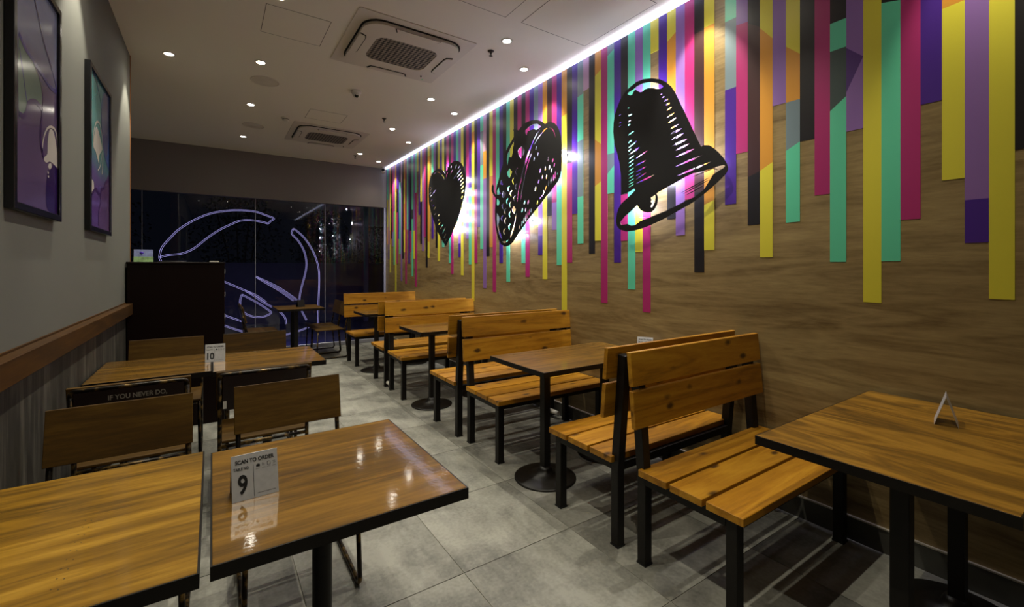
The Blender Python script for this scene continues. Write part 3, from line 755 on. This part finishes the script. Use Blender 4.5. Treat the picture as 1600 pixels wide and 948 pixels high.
# ================================================================== CHAIRS
def text_obj(s, mtx, size, mat, parent, name='lettering', align='LEFT', sx=1.0, off=0.0, extr=.0003):
    c = bpy.data.curves.new(name, 'FONT'); c.body = s; c.size = size; c.align_x = align; c.extrude = extr; c.offset = off
    c.materials.append(mat)
    tmp = bpy.data.objects.new('tmp', c); COL.objects.link(tmp); bpy.context.view_layer.update()
    me = bpy.data.meshes.new_from_object(tmp.evaluated_get(bpy.context.evaluated_depsgraph_get()))
    bpy.data.objects.remove(tmp)
    o = bpy.data.objects.new(name, me); COL.objects.link(o); o.parent = parent
    o.matrix_local = mtx @ Matrix.Diagonal((sx, 1, 1, 1))
    return o
def frame_mtx(origin, right, up):
    r, u = Vector(right).normalized(), Vector(up).normalized(); n = r.cross(u)
    m = Matrix((r, u, n)).transposed().to_4x4(); m.translation = Vector(origin); return m
ink_grey = plain('worn_grey_print', '#8d857a', .6)

def make_chair():
    t = empty('chair', (0, 0, 0))
    hw = .218
    for sx in (-1, 1):
        x = sx * hw
        pts = fillet([(x, .085, .80), (x, .012, .45), (x, .055, .013), (x, -.395, .013), (x * .96, -.375, .425)], .045, 5)
        MB().tube(pts, .0105, 8).build('leg_loop', M['worn'], t)
    m = MB()
    m.tube(fillet([(-hw, .082, .785), (-hw, .087, .825), (hw, .087, .825), (hw, .082, .785)], .02, 4), .0105, 8)
    m.build('top_tube', M['worn'], t)
    MB().tube([(-hw, -.373, .418), (hw, -.373, .418)], .0105, 8).build('cross_tube', M['worn'], t)
    MB().tube([(-hw, .012, .418), (hw, .012, .418)], .0105, 8).build('cross_tube', M['worn'], t)
    MB().box(-.222, .222, -.405, .0, .430, .448, bevel=.004).build('seat', M['chairwood'], t)
    s = .095
    MB().obox((0, .052, .735), (.234, 0, 0), (0, .008, -.0015), (0, .0215, .105), bevel=.002).build('backrest', M['chairwood'], t)
    MB().obox((0, .078, .722), (.205, 0, 0), (0, .0015, 0), (0, .020, .095)).build('back_panel', M['panel_red'], t)
    return t
chairs = [(-.305, 2.385, 0, 'wooden-backed chair facing the light worn table at the lower left', 'c'),
          (.318, 2.385, 0, 'wooden-backed chair facing the glossy table with sign 9', 'c'),
          (-.325, 2.925, 1, 'chair seen from behind with lettering on its dark red back panel', 'c'),
          (.252, 2.925, 1, 'chair seen from behind with a small white tag, at the aisle', 'c'),
          (-.29, 4.36, 0, 'chair at the far side of the sign 10 pair, before the dark counter', 'c'),
          (.31, 4.36, 0, 'chair at the far side of the sign 10 pair, on the aisle', 'c'),
          (.42, 7.36, 2, 'nearer chair on the left of the window table', 'w'), (.42, 7.86, 2, 'farther chair on the left of the window table', 'w'),
          (1.70, 7.44, 3, 'nearer chair on the right of the window table', 'w'), (1.70, 7.92, 3, 'farther chair on the right of the window table', 'w')]
proto = make_chair(); first = True; chs = []
for x, y, r, lab, k in chairs:
    o = proto if first else copy_tree(proto); first = False
    o.location = (x, y, 0); o.rotation_euler = (0, 0, [0, math.pi, math.pi / 2, -math.pi / 2][r])
    tag(o, lab, 'chair', 'worn steel-tube chairs at the left tables' if k == 'c' else 'steel-tube chairs at the window table')
    chs.append(o)
up = Vector((0, .020, .095)).normalized()
text_obj('IF YOU NEVER DO,', frame_mtx((-.088, .0805 + .0095, .7675), (-1, 0, 0), up) @ Matrix.Translation((-.175 + .0, 0, .0005)), .034, ink_grey, chs[2], 'printed_slogan', 'LEFT', .78, .0006)
o = MB().obox((.196, .0725, .66), (.008, 0, 0), (0, .001, 0), (0, .003, .021)).build('white_tag', M['white'], chs[3]); o['label'] = 'small white tag'

# ================================================================== TABLE SIGNS
def tent(x, y, z, rz, num, label, detail=True, skin='steel'):
    t = empty('table_sign', (x, y, z), rz); tag(t, label, 'table sign', 'folded steel table number signs')
    w, h, d = .112, .112, .034
    m = MB(); th = .0012
    L2 = math.hypot(h, d)
    for s in (-1, 1):
        c = Vector((0, s * d / 2, h / 2)); along = Vector((0, -s * d / 2, h / 2)); nrm = Vector((0, h, s * d)).normalized() * th / 2
        m.obox(c, (w / 2, 0, 0), nrm, along)
    m.build('folded_plate', M[skin], t)
    upv = Vector((0, d, h)).normalized()
    base = Vector((0, -d, 0)) + Vector((0, -h, d)).normalized() * .0009
    def at(px, py): return frame_mtx(base + Vector((px, 0, 0)) + upv * py, (1, 0, 0), upv)
    if detail:
        text_obj('SCAN TO ORDER', at(0, .094), .0138, M['ink'], t, 'printed_title', 'CENTER', .86, .0004)
        text_obj('TABLE NO.', at(-.051, .078), .0098, M['ink'], t, 'printed_caption', 'LEFT', .78, .0002)
        if num: text_obj(num, at(-.030, .018), .066 if len(num) == 1 else .060, M['ink'], t, 'table_number', 'CENTER', .72 if len(num) == 1 else .8, .0016)
        mm_ = MB(); mm_.box(-.0042, -.0034, -.00012, .00012, .004, .086)
        o = mm_.build('printed_rule', M['ink'], t)
        o.matrix_local = frame_mtx(base, (1, 0, 0), upv) @ Matrix.Rotation(math.radians(90), 4, 'X').inverted() @ Matrix.Identity(4)
        # small pictograms: camera, finger, pad, list
        m = MB()
        def fl_(x0, x1, y0, y1):
            ps = [base + Vector((a, 0, 0)) + upv * b for a, b in ((x0, y0), (x1, y0), (x1, y1), (x0, y1))]
            m.bm.faces.new([m.bm.verts.new(p) for p in ps])
        fl_(.003, .012, .078, .084); fl_(.006, .009, .084, .0855)
        fl_(.018, .0195, .078, .086); fl_(.0215, .023, .078, .084)
        fl_(.030, .0312, .077, .086); fl_(.030, .038, .0765, .0775); fl_(.030, .036, .0855, .0865); fl_(.037, .038, .077, .083)
        fl_(.043, .050, .084, .085); fl_(.045, .051, .080, .081); fl_(.044, .049, .077, .0775)
        for x0 in (.002, .0165, .029, .042): fl_(x0, x0 + .009, .0725, .0732)
        for i in range(14): fl_(.004 + i * .0032, .0064 + i * .0032, .010, .0112)
        m.build('printed_pictograms', M['ink'], t)
    return t
tent(.098, 1.441, .7705, math.radians(3), '9', 'folded steel sign reading SCAN TO ORDER, TABLE NO. 9')
tent(.018, 3.61, .7705, math.radians(-2), '10', 'folded steel sign with the number 10')
tent(2.40, .515, .7875, math.radians(12.5), '', 'folded steel sign seen edge-on, on the nearest mural-side table', False)
tent(2.655, 2.20, .7705, math.radians(-62), '7', 'small folded sign peeping over the back of the nearest bench pair')
tent(1.16, 7.74, .7705, math.radians(20), '', 'dark little folded sign on the window table', False, 'black')
# pin holes in the worn table
m = MB()
for c in (-.262, -.250):
    for i in range(9):
        y = 1.22 + i * .036 + (0.008 if c < -.255 else 0)
        m.lathe([(0, .0004), (.0016, .0004)], (c + .0012 * (i % 2), y, .770), 6)
po = m.build('pin_holes', M['ink'], next(o for o in COL.objects if o.get('label', '').startswith('light worn-topped')))
po.location = (-(-.583 - .022) / 2, -(1.125 + 1.862) / 2, 0)

# ================================================================== COUNTER
t = empty('counter', (-.253, 5.13, 0)); tag(t, 'tall dark brown laminate counter at the end of the left wall', 'counter')
MB().box(-.335, .347, -.28, .28, .0, 1.425, bevel=.003).build('cabinet', M['counter'], t)
MB().box(-.340, .352, -.285, .285, 1.425, 1.443, bevel=.002).build('top', M['counter'], t)
for z in (1.36, 1.15, .95):
    MB().box(.347, .353, -.26, -.235, z - .02, z + .02).build('hinge', M['steel'], t)
t = empty('menu_stand', (-.50, 5.05, 1.443)); tag(t, 'small stand with a colourful blue and green card on the dark counter', 'card stand')
MB().obox((0, 0, .055), (.065, 0, 0), (0, .0015, 0), (0, .006, .055)).build('card', plain('pale_blue_card', '#8f97c8', .5, noise=.25, nscale=30), t)
MB().obox((.002, -.012, .024), (.067, 0, 0), (0, .0015, 0), (0, .003, .024)).build('front_card', plain('green_card', '#93b57c', .5, noise=.4, nscale=40), t)
MB().lathe([(0, 0), (.015, 0)], (0, 0, 0), 16).bm.free()
o = MB().lathe([(0, 0), (.014, 0), (.014, .001), (0, .001)], (0, 0, 0), 16).build('printed_dot', plain('purple_print', '#4a2fb0', .5), t); o.location = (-.012, -.006, .080); o.rotation_euler = (math.radians(87), 0, 0)
o = MB().lathe([(0, 0), (.075, 0), (.10, .006), (.105, .010), (.09, .009), (0, .004)], (0, 0, 0), 24).build('tray', M['steel']); o.location = (-.30, 5.10, 1.443)
tag(o, 'thin round steel tray on the dark counter', 'tray')
o = MB().box(-.035, .035, -.03, .03, 0, .012, bevel=.002).build('note_pad', M['white']); o.location = (.015, 4.95, 1.443)
tag(o, 'small white pad on the dark counter', 'pad')

# ================================================================== PICTURES ON THE LEFT WALL
def grad_mat(name, stops):
    m, nt, b = nodes(name); N = nt.nodes.new
    tc = N('ShaderNodeTexCoord'); sp = N('ShaderNodeSeparateXYZ'); lk(nt, tc.outputs['Object'], sp.inputs[0])
    nz = N('ShaderNodeTexNoise'); nz.inputs['Scale'].default_value = 2.5; lk(nt, tc.outputs['Object'], nz.inputs['Vector'])
    a = N('ShaderNodeMath'); a.operation = 'MULTIPLY_ADD'; a.inputs[1].default_value = .25; lk(nt, nz.outputs['Fac'], a.inputs[0]); lk(nt, sp.outputs['Z'], a.inputs[2])
    r = N('ShaderNodeValToRGB'); e = r.color_ramp.elements
    e[0].position, e[0].color = stops[0][0], srgb(stops[0][1]); e[1].position, e[1].color = stops[-1][0], srgb(stops[-1][1])
    for p, c in stops[1:-1]: x = e.new(p); x.color = srgb(c)
    lk(nt, a.outputs[0], r.inputs['Fac']); lk(nt, r.outputs['Color'], b.inputs['Base Color'])
    b.inputs['Roughness'].default_value = .12
    return m
P = {n: plain('print_' + n, c, .15) for n, c in dict(cream='#c2bab4', deep='#2c1650', blue='#4a62a4', line='#524a8c', linep='#43295f', grey='#8f96b8', mauve='#5f4470', green='#6c7d74', teal='#5fa5a4', slate='#5f6084').items()}
def picture(y0, y1, z0, z1, label, bg, shapes, lines):
    t = empty('framed_picture', (XL, (y0 + y1) / 2, z0)); tag(t, label, 'picture', 'framed posters on the grey left wall')
    w, h, b = (y1 - y0) / 2, z1 - z0, .028
    m = MB()
    m.box(.001, .028, -w, -w + b, 0, h, bevel=.002); m.box(.001, .028, w - b, w, 0, h, bevel=.002)
    m.box(.001, .028, -w + b, w - b, 0, b, bevel=.002); m.box(.001, .028, -w + b, w - b, h - b, h, bevel=.002)
    m.build('frame', M['frame'], t)
    MB().box(.004, .018, -w + b, w - b, b, h - b).build('print', bg, t)
    # motif in 0..1 coordinates: a from near (left in the picture) to far, b from bottom
    W, Hh = 2 * (w - b), h - 2 * b
    def pt(a, c, d): return (.0182 + d, -w + b + a * W, b + c * Hh)
    for i, (mat, outer, holes, lvl) in enumerate(shapes):
        m = MB(); o3 = smooth_loop(outer, 4) if len(outer) > 5 else outer
        plate(m.bm, o3, [smooth_loop(x, 4) for x in holes], pt, .0002 * lvl, .0002 * lvl + .0001)
        m.build('printed_shape', P[mat], t)
    for mat, wd, pts in lines:
        pts = smooth_open([p if len(p) == 3 else p + (1.0,) for p in pts], 5); a, c = [], []
        for i, p in enumerate(pts):
            q0, q1 = pts[max(0, i - 1)], pts[min(len(pts) - 1, i + 1)]
            dx, dy = (q1[0] - q0[0]) * W, (q1[1] - q0[1]) * Hh; l = math.hypot(dx, dy) or 1
            k = wd * p[2] / 2
            a.append((p[0] - dy / l * k / W, p[1] + dx / l * k / Hh)); c.append((p[0] + dy / l * k / W, p[1] - dx / l * k / Hh))
        m = MB()
        for (p, q, r_, s_) in zip(a, a[1:], c[1:], c):
            m.bm.faces.new([m.bm.verts.new(pt(z[0], z[1], .0009)) for z in (p, q, r_, s_)])
        m.build('printed_line', P[mat], t)
def poster_pts(y0, y1, z0, z1, pts):
    out = []
    for p in pts:
        y, z = on_x(p[0] / 2.433, p[1] / 2.433, XL + .019)
        a_, c_ = (y - y0 - .028) / (y1 - y0 - .056), (z - z0 - .028) / (z1 - z0 - .056)
        out.append((min(.999, max(.001, a_)), min(.999, max(.001, c_))) + tuple(p[2:]))
    return out
def poster(y0, y1, z0, z1, label, bg, shapes, lines):
    picture(y0, y1, z0, z1, label, bg, [(m, poster_pts(y0, y1, z0, z1, o), [], l) for m, o, l in shapes],
            [(m, w_, poster_pts(y0, y1, z0, z1, o)) for m, w_, o in lines])
poster(2.262, 2.852, 1.605, 2.565, 'large framed poster nearest the camera, violet and blue with a cream bell',
       grad_mat('poster_print_a', [(.25, '#5d4a72'), (.62, '#655676'), (.80, '#8b8fae'), (1.1, '#8c96bf')]),
       [('blue', [(135, -60), (150, 0), (165, 40), (195, 75), (225, 98), (250, 108), (250, 66), (207, -5), (190, -60)], 1),
        ('green', [(72, 150), (100, 200), (130, 240), (150, 300), (160, 360), (155, 400), (125, 382), (105, 390), (100, 420), (85, 440), (72, 430)], 1),
        ('deep', [(180, 665), (190, 645), (205, 627), (215, 637), (228, 653), (236, 655), (236, 812), (178, 785)], 2),
        ('cream', [(193, 490), (205, 505), (215, 560), (222, 620), (228, 650), (218, 640), (205, 625), (190, 614), (178, 618), (170, 612), (168, 598), (180, 585), (182, 540), (186, 505)], 3),
        ('cream', [(186, 622), (195, 620), (197, 636), (190, 645), (183, 634)], 3), ('cream', [(182, 650), (186, 654), (185, 662), (181, 657)], 3), ('cream', [(183, 666), (187, 668), (186, 677), (182, 672)], 3)],
       [('line', .012, [(128, -20), (150, 80), (170, 170), (200, 270), (237, 372)]),
        ('line', .018, [(73, 125), (95, 180), (130, 235), (165, 290), (195, 335), (238, 372)]),
        ('linep', .020, [(73, 432), (90, 440), (102, 420), (108, 392), (130, 385), (150, 400), (162, 430), (155, 500), (158, 560), (168, 600)]),
        ('linep', .006, [(130, 245), (150, 300), (165, 370), (160, 425)]), ('line', .006, [(74, 180), (88, 280), (103, 390)]),
        ('linep', .016, [(236, 372), (232, 420), (240, 470)]),
        ('cream', .011, [(160, 582), (165, 530), (178, 492), (193, 482), (210, 495), (222, 540), (228, 600), (229, 645)])])
poster(3.44, 4.075, 1.61, 2.575, 'framed poster farther along the grey wall, teal and purple with a cream bell',
       grad_mat('poster_print_b', [(.30, '#5d4180'), (.45, '#5f4f88'), (.58, '#55898c'), (1.1, '#5a9a9c')]),
       [('blue', [(392, 360), (405, 335), (428, 365), (424, 610), (415, 640), (400, 600), (390, 520), (385, 440)], 1),
        ('slate', [(386, 440), (392, 380), (402, 352), (411, 362), (414, 450), (411, 560), (405, 598), (396, 560), (388, 500)], 2),
        ('mauve', [(383, 745), (390, 717), (400, 702), (422, 680), (422, 875), (376, 860)], 1),
        ('cream', [(358, 520), (365, 482), (372, 490), (380, 520), (388, 560), (386, 575), (378, 590), (376, 620), (370, 600), (364, 575), (357, 560)], 3),
        ('cream', [(349, 680), (356, 690), (358, 715), (354, 730), (349, 735)], 3)],
       [('cream', .014, [(355, 560), (356, 510), (362, 475), (370, 463), (380, 475), (388, 520), (391, 570), (390, 620), (388, 662)]),
        ('cream', .010, [(388, 580), (381, 630), (372, 648)]),
        ('linep', .018, [(350, 736), (358, 723), (366, 720), (374, 735), (382, 738), (386, 720), (395, 715), (403, 692), (416, 688)]),
        ('linep', .012, [(380, 740), (383, 770), (376, 800), (375, 860)]),
        ('line', .010, [(355, 270), (372, 330), (385, 400), (388, 500), (400, 600), (415, 645)])])

# ================================================================== AIR CONDITIONERS
def rrect(hx, hy, r, n=6):
    out = []
    for cx, cy, a0 in ((hx - r, hy - r, 0), (-hx + r, hy - r, 90), (-hx + r, -hy + r, 180), (hx - r, -hy + r, 270)):
        for i in range(n + 1):
            a = math.radians(a0 + 90 * i / n); out.append((cx + r * math.cos(a), cy + r * math.sin(a)))
    return out
def xy(a, b, d): return (a, b, -d)
def ac(x, y, label):
    t = empty('air_conditioner', (x, y, ZC)); tag(t, label, 'air conditioner', 'ceiling cassette air conditioners')
    m = MB(); plate(m.bm, rrect(.48, .48, .02), [], xy, 0, .006); m.build('surround', plain('ac_surround', '#a39c8f', .6) if False else M['acwhite'], t)
    m = MB(); plate(m.bm, rrect(.412, .412, .15), [], xy, .006, .010); m.build('air_gap', M['acdark'], t)
    m = MB(); plate(m.bm, rrect(.40, .40, .145), [rrect(.262, .215, .085)], xy, .013, .034); m.build('face_panel', M['acwhite'], t)
    m = MB(); plate(m.bm, rrect(.262, .215, .085), [], xy, .024, .030); m.build('grille', M['grille'], t)
    for k in range(4):
        m = MB()
        o_ = [(-.19, .395), (.19, .395), (.165, .345), (.13, .335), (-.13, .335), (-.165, .345)]
        a = math.pi / 2 * k
        rot = lambda p: (p[0] * math.cos(a) - p[1] * math.sin(a), p[0] * math.sin(a) + p[1] * math.cos(a))
        plate(m.bm, [rot(p) for p in o_], [], xy, .0342, .0365)
        m.build('flap_gap', M['acdark'], t)
        m = MB()
        i_ = [(-.178, .399), (.178, .399), (.158, .352), (.125, .3435), (-.125, .3435), (-.158, .352)]
        plate(m.bm, [rot(p) for p in i_], [], xy, .0368, .042)
        m.build('flap', M['acwhite'], t)
    MB().lathe([(0, -.0455), (.007, -.045), (.007, -.035)], (.30, .30, 0), 12).build('sensor', M['acdark'], t)
    m = MB().box(.34, .35, .432, .440, -.009, -.006).build('red_indicator', M['red_led'], t)
    m = MB().box(.36, .375, .432, .440, -.009, -.006).build('green_indicator', M['green_led'], t)
ac(1.352, 3.73, 'large square ceiling air conditioner nearer the camera')
ac(1.345, 6.74, 'square ceiling air conditioner nearer the grey bulkhead')

# ceiling bits
for x, y, s in ((.44, 5.09, 'nearer'), (.45, 6.77, 'farther')):
    t = empty('ceiling_speaker', (x, y, ZC)); tag(t, s + ' round flush ceiling speaker beside the left row of spotlights', 'speaker', 'round ceiling speakers')
    MB().lathe([(.118, -.001), (.12, -.006), (.128, -.005), (.131, 0)], n=32).build('rim', M['acwhite'], t)
    MB().lathe([(0, -.004), (.035, -.0045), (.04, -.003), (.118, -.0035)], n=32).build('mesh_cover', plain('speaker_mesh', '#cbc3b6', .8), t)
for x, y, s in ((1.99, 3.30, 'beside the nearest spotlight right of the big air conditioner'), (1.785, 5.54, 'in the middle of the ceiling'), (1.98, 7.655, 'behind the farther air conditioner')):
    t = empty('sprinkler', (x, y, ZC)); tag(t, 'small metal fire sprinkler ' + s, 'sprinkler', 'fire sprinklers')
    MB().lathe([(.028, 0), (.026, -.005), (.010, -.008), (.008, -.03), (0, -.03)], n=16).build('body', M['groove'], t)
    MB().lathe([(0, -.042), (.017, -.042), (.017, -.044), (0, -.044)], n=12).build('deflector', M['groove'], t)
    MB().tube([(-.007, 0, -.03), (-.009, 0, -.037), (0, 0, -.042)], .0015, 5).build('yoke_arm', M['groove'], t)
t = empty('smoke_detector', (.76, 6.2, ZC)); tag(t, 'white smoke detector with a dark slot on the ceiling', 'smoke detector')
MB().lathe([(.052, 0), (.052, -.012), (.040, -.016)], n=24).build('base', M['white'], t)
MB().lathe([(.036, -.016), (.036, -.024)], n=24).build('slot_ring', M['acdark'], t)
MB().lathe([(.040, -.024), (.038, -.034), (.020, -.040), (0, -.041)], n=24).build('cap', M['white'], t)
t = empty('dome_camera', (1.262, 4.84, ZC)); tag(t, 'white dome security camera in the middle of the ceiling', 'security camera')
MB().lathe([(.052, 0), (.052, -.018), (.046, -.030), (0, -.031)], n=24).build('base', M['white'], t)
MB().lathe([(0, -.075), (.018, -.072), (.032, -.058), (.037, -.040), (.036, -.028)], n=24).build('ball', M['white'], t)
o = MB().lathe([(0, 0), (.019, 0), (.021, -.01)], n=20).build('lens', M['acdark'], t); o.location = (-.004, -.034, -.058); o.rotation_euler = (math.radians(72), 0, 0)
t = empty('bullet_camera', (2.64, 8.24, ZC - .012)); tag(t, 'white bullet security camera in the far corner above the glass', 'security camera')
MB().lathe([(0, -.01), (.035, -.01), (.035, .012), (0, .012)], n=20).build('mount', M['white'], t)
MB().tube([(0, 0, -.01), (0, 0, -.045)], .012, 10).build('arm', M['white'], t)
o = MB().lathe([(0, -.05), (.034, -.05), (.038, .0), (.036, .045), (.030, .05)], n=20).build('body', M['white'], t); o.location = (-.01, -.02, -.066); o.rotation_euler = (math.radians(78), 0, math.radians(-20))
o = MB().lathe([(0, .046), (.029, .046)], n=20).build('lens', M['acdark'], t); o.location = (-.01, -.02, -.066); o.rotation_euler = (math.radians(78), 0, math.radians(-20))

# ================================================================== NEON BELL ON THE GLASS
YN = YB + .13
def pn(u, v): x, z = on_y(u, v, YN); return (x, YN, z)
neon = [
 ([(249, 402), (252.8, 387), (266.7, 370.8), (280.6, 357.5), (306, 342.3), (331.3, 332.8), (356.6, 329), (375.6, 328.4), (398.4, 330.4), (414.6, 335.8), (428, 341.3), (423, 345), (418.8, 349), (410, 346.7), (391.4, 343.9), (375.2, 344.8), (361.2, 350.2), (344, 358.5), (325, 370.8), (306, 386), (293, 393), (280.6, 396.7), (261.6, 398.6), (249, 402)], 1),
 ([(458.7, 356.7), (475, 371), (488.8, 392), (497, 415), (498.8, 436), (497.7, 470.8), (497, 505)], 0),
 ([(458.7, 356.7), (456.0, 365.2), (465.7, 375.7), (475, 392), (478.9, 410.5), (477, 426.7), (471.5, 447.6), (468, 466), (470.3, 482.4), (479, 500)], 0),
 ([(399.5, 432), (430.8, 446.5), (449.4, 458), (464, 468.5)], 0),
 ([(399.5, 432), (419.2, 444), (437.8, 454.6), (458.7, 469.6)], 0),
 ([(378, 460), (400.7, 472), (417, 482.4), (423.4, 488.2), (417, 492.8), (407.6, 495), (396, 494.5), (384, 490), (376.5, 482), (375.2, 470), (378, 460)], 0),
 ([(330, 431), (353, 441), (383.3, 453.9), (400.7, 461.5), (415.8, 472)], 0),
 ([(383.3, 453.9), (397, 462), (412, 472.5), (433.2, 484), (444.8, 495.2), (447, 506)], 0),
 ([(300, 470), (325, 482), (352, 492.8), (384, 504)], 0),
 ([(300, 480), (325, 497), (352, 509), (386, 520)], 0),
 ([(249, 402), (262, 430), (285, 462), (320, 500), (352, 524), (400, 527), (450, 522), (497, 505)], 0),
]
t = empty('neon_sign', (0, 0, 0)); tag(t, 'violet neon outline of a tilted bell just outside the glass front', 'neon sign')
for pts, _ in neon:
    P3 = [Vector(pn(*p)) for p in smooth_open(pts, 4)]
    m = MB()
    for sgn in (-1, 1):
        q = []
        for i, p in enumerate(P3):
            d = P3[min(i + 1, len(P3) - 1)] - P3[max(i - 1, 0)]
            nn = Vector((-d.z, 0, d.x)).normalized()
            q.append(p + nn * .0095 * sgn)
        m.tube(q, .0030, 6)
    m.build('neon_tube', M['neon'], t)
for (u, v) in [(428, 341), (458.7, 356.7), (399.5, 432), (378, 460), (383, 454), (249, 402)]:
    x, y, z = pn(u, v)
    MB().tube([(x, YB + .062, z), (x, YN + .004, z)], .006, 6).build('glass_fixing', M['steel'], t)
for (u, v) in [(428, 341), (458.7, 356.7), (399.5, 432), (378, 460), (300, 346), (497, 436), (470, 482), (300, 500), (400, 525)]:
    x, y, z = pn(u, v)
    l = bpy.data.lights.new('neon_glow', 'SPOT'); l.energy = NEON_GLOW_W; l.color = (.28, .27, 1.0); l.shadow_soft_size = .006; l.spot_size = math.radians(150); l.spot_blend = 1.0
    lo = bpy.data.objects.new('glow', l); COL.objects.link(lo); lo.parent = t; lo.location = (x, y + .012, z); lo.rotation_euler = (math.radians(40), 0, 0)

# ================================================================== OUTSIDE
g = MB().box(-14, 12, YB + .10, 22, -.08, -.01).build('ground', M['outfloor']); tag(g, kind='structure', label='dark paving outside the glass')
g = MB().box(-14, 12, 12.4, 12.6, -.01, 1.46).build('wall_parapet', M['parapet']); tag(g, kind='structure', label='low dark parapet wall outside')
g = MB().box(-14, 12, 12.36, 12.64, 1.46, 1.50).build('trim_3', M['parapet']); tag(g, kind='structure')
def shrub(x, y, h, r, n, label):
    t = empty('shrub', (x, y, 0)); tag(t, label, 'shrub', 'shrubs beyond the parapet wall')
    m = MB(); bm = m.bm
    for i in range(n):
        a = random.uniform(0, 2 * math.pi); q = random.random() ** .5 * r; z = random.uniform(1.2, h)
        q *= math.sin(math.pi * min(1, max(.08, (z - .9) / (h - .8)))) ** .5
        c = Vector((q * math.cos(a), q * math.sin(a) * .7, z)); s = random.uniform(.03, .06)
        d1 = Vector((random.uniform(-1, 1), random.uniform(-1, 1), random.uniform(-1, 1))).normalized() * s
        d2 = d1.cross(Vector((random.uniform(-1, 1), random.uniform(-1, 1), random.uniform(-1, 1)))).normalized() * s * .5
        bm.faces.new([bm.verts.new(p) for p in (c - d1, c + d2, c + d1, c - d2)])
    f = m.build('foliage', M['leaf'], t); f['kind'] = 'stuff'
    m = MB()
    for i in range(4):
        a = i * 1.7; m.tube([(.05 * math.cos(a), .05 * math.sin(a), 0), (.25 * r * math.cos(a), .25 * r * math.sin(a), h * .5), (.5 * r * math.cos(a), .4 * r * math.sin(a), h * .85)], .018, 6)
    m.build('stems', M['bark'], t)
shrub(4.15, 13.4, 2.6, .8, 1500, 'leafy shrub at the right, beside the outdoor post')
shrub(2.6, 13.6, 3.0, .9, 1300, 'leafy shrub left of the outdoor post')
shrub(.6, 13.6, 3.4, 1.1, 1300, 'dark shrub behind the middle of the neon bell')
shrub(-2.4, 13.6, 3.6, 1.2, 1300, 'dark shrub behind the left end of the neon bell')
t = MB().box(-.05, .05, -.05, .05, -.01, 4.2).build('post', M['alu']); t.location = (3.35, 11.9, 0); tag(t, 'slim metal post standing outside near the parapet', 'post')
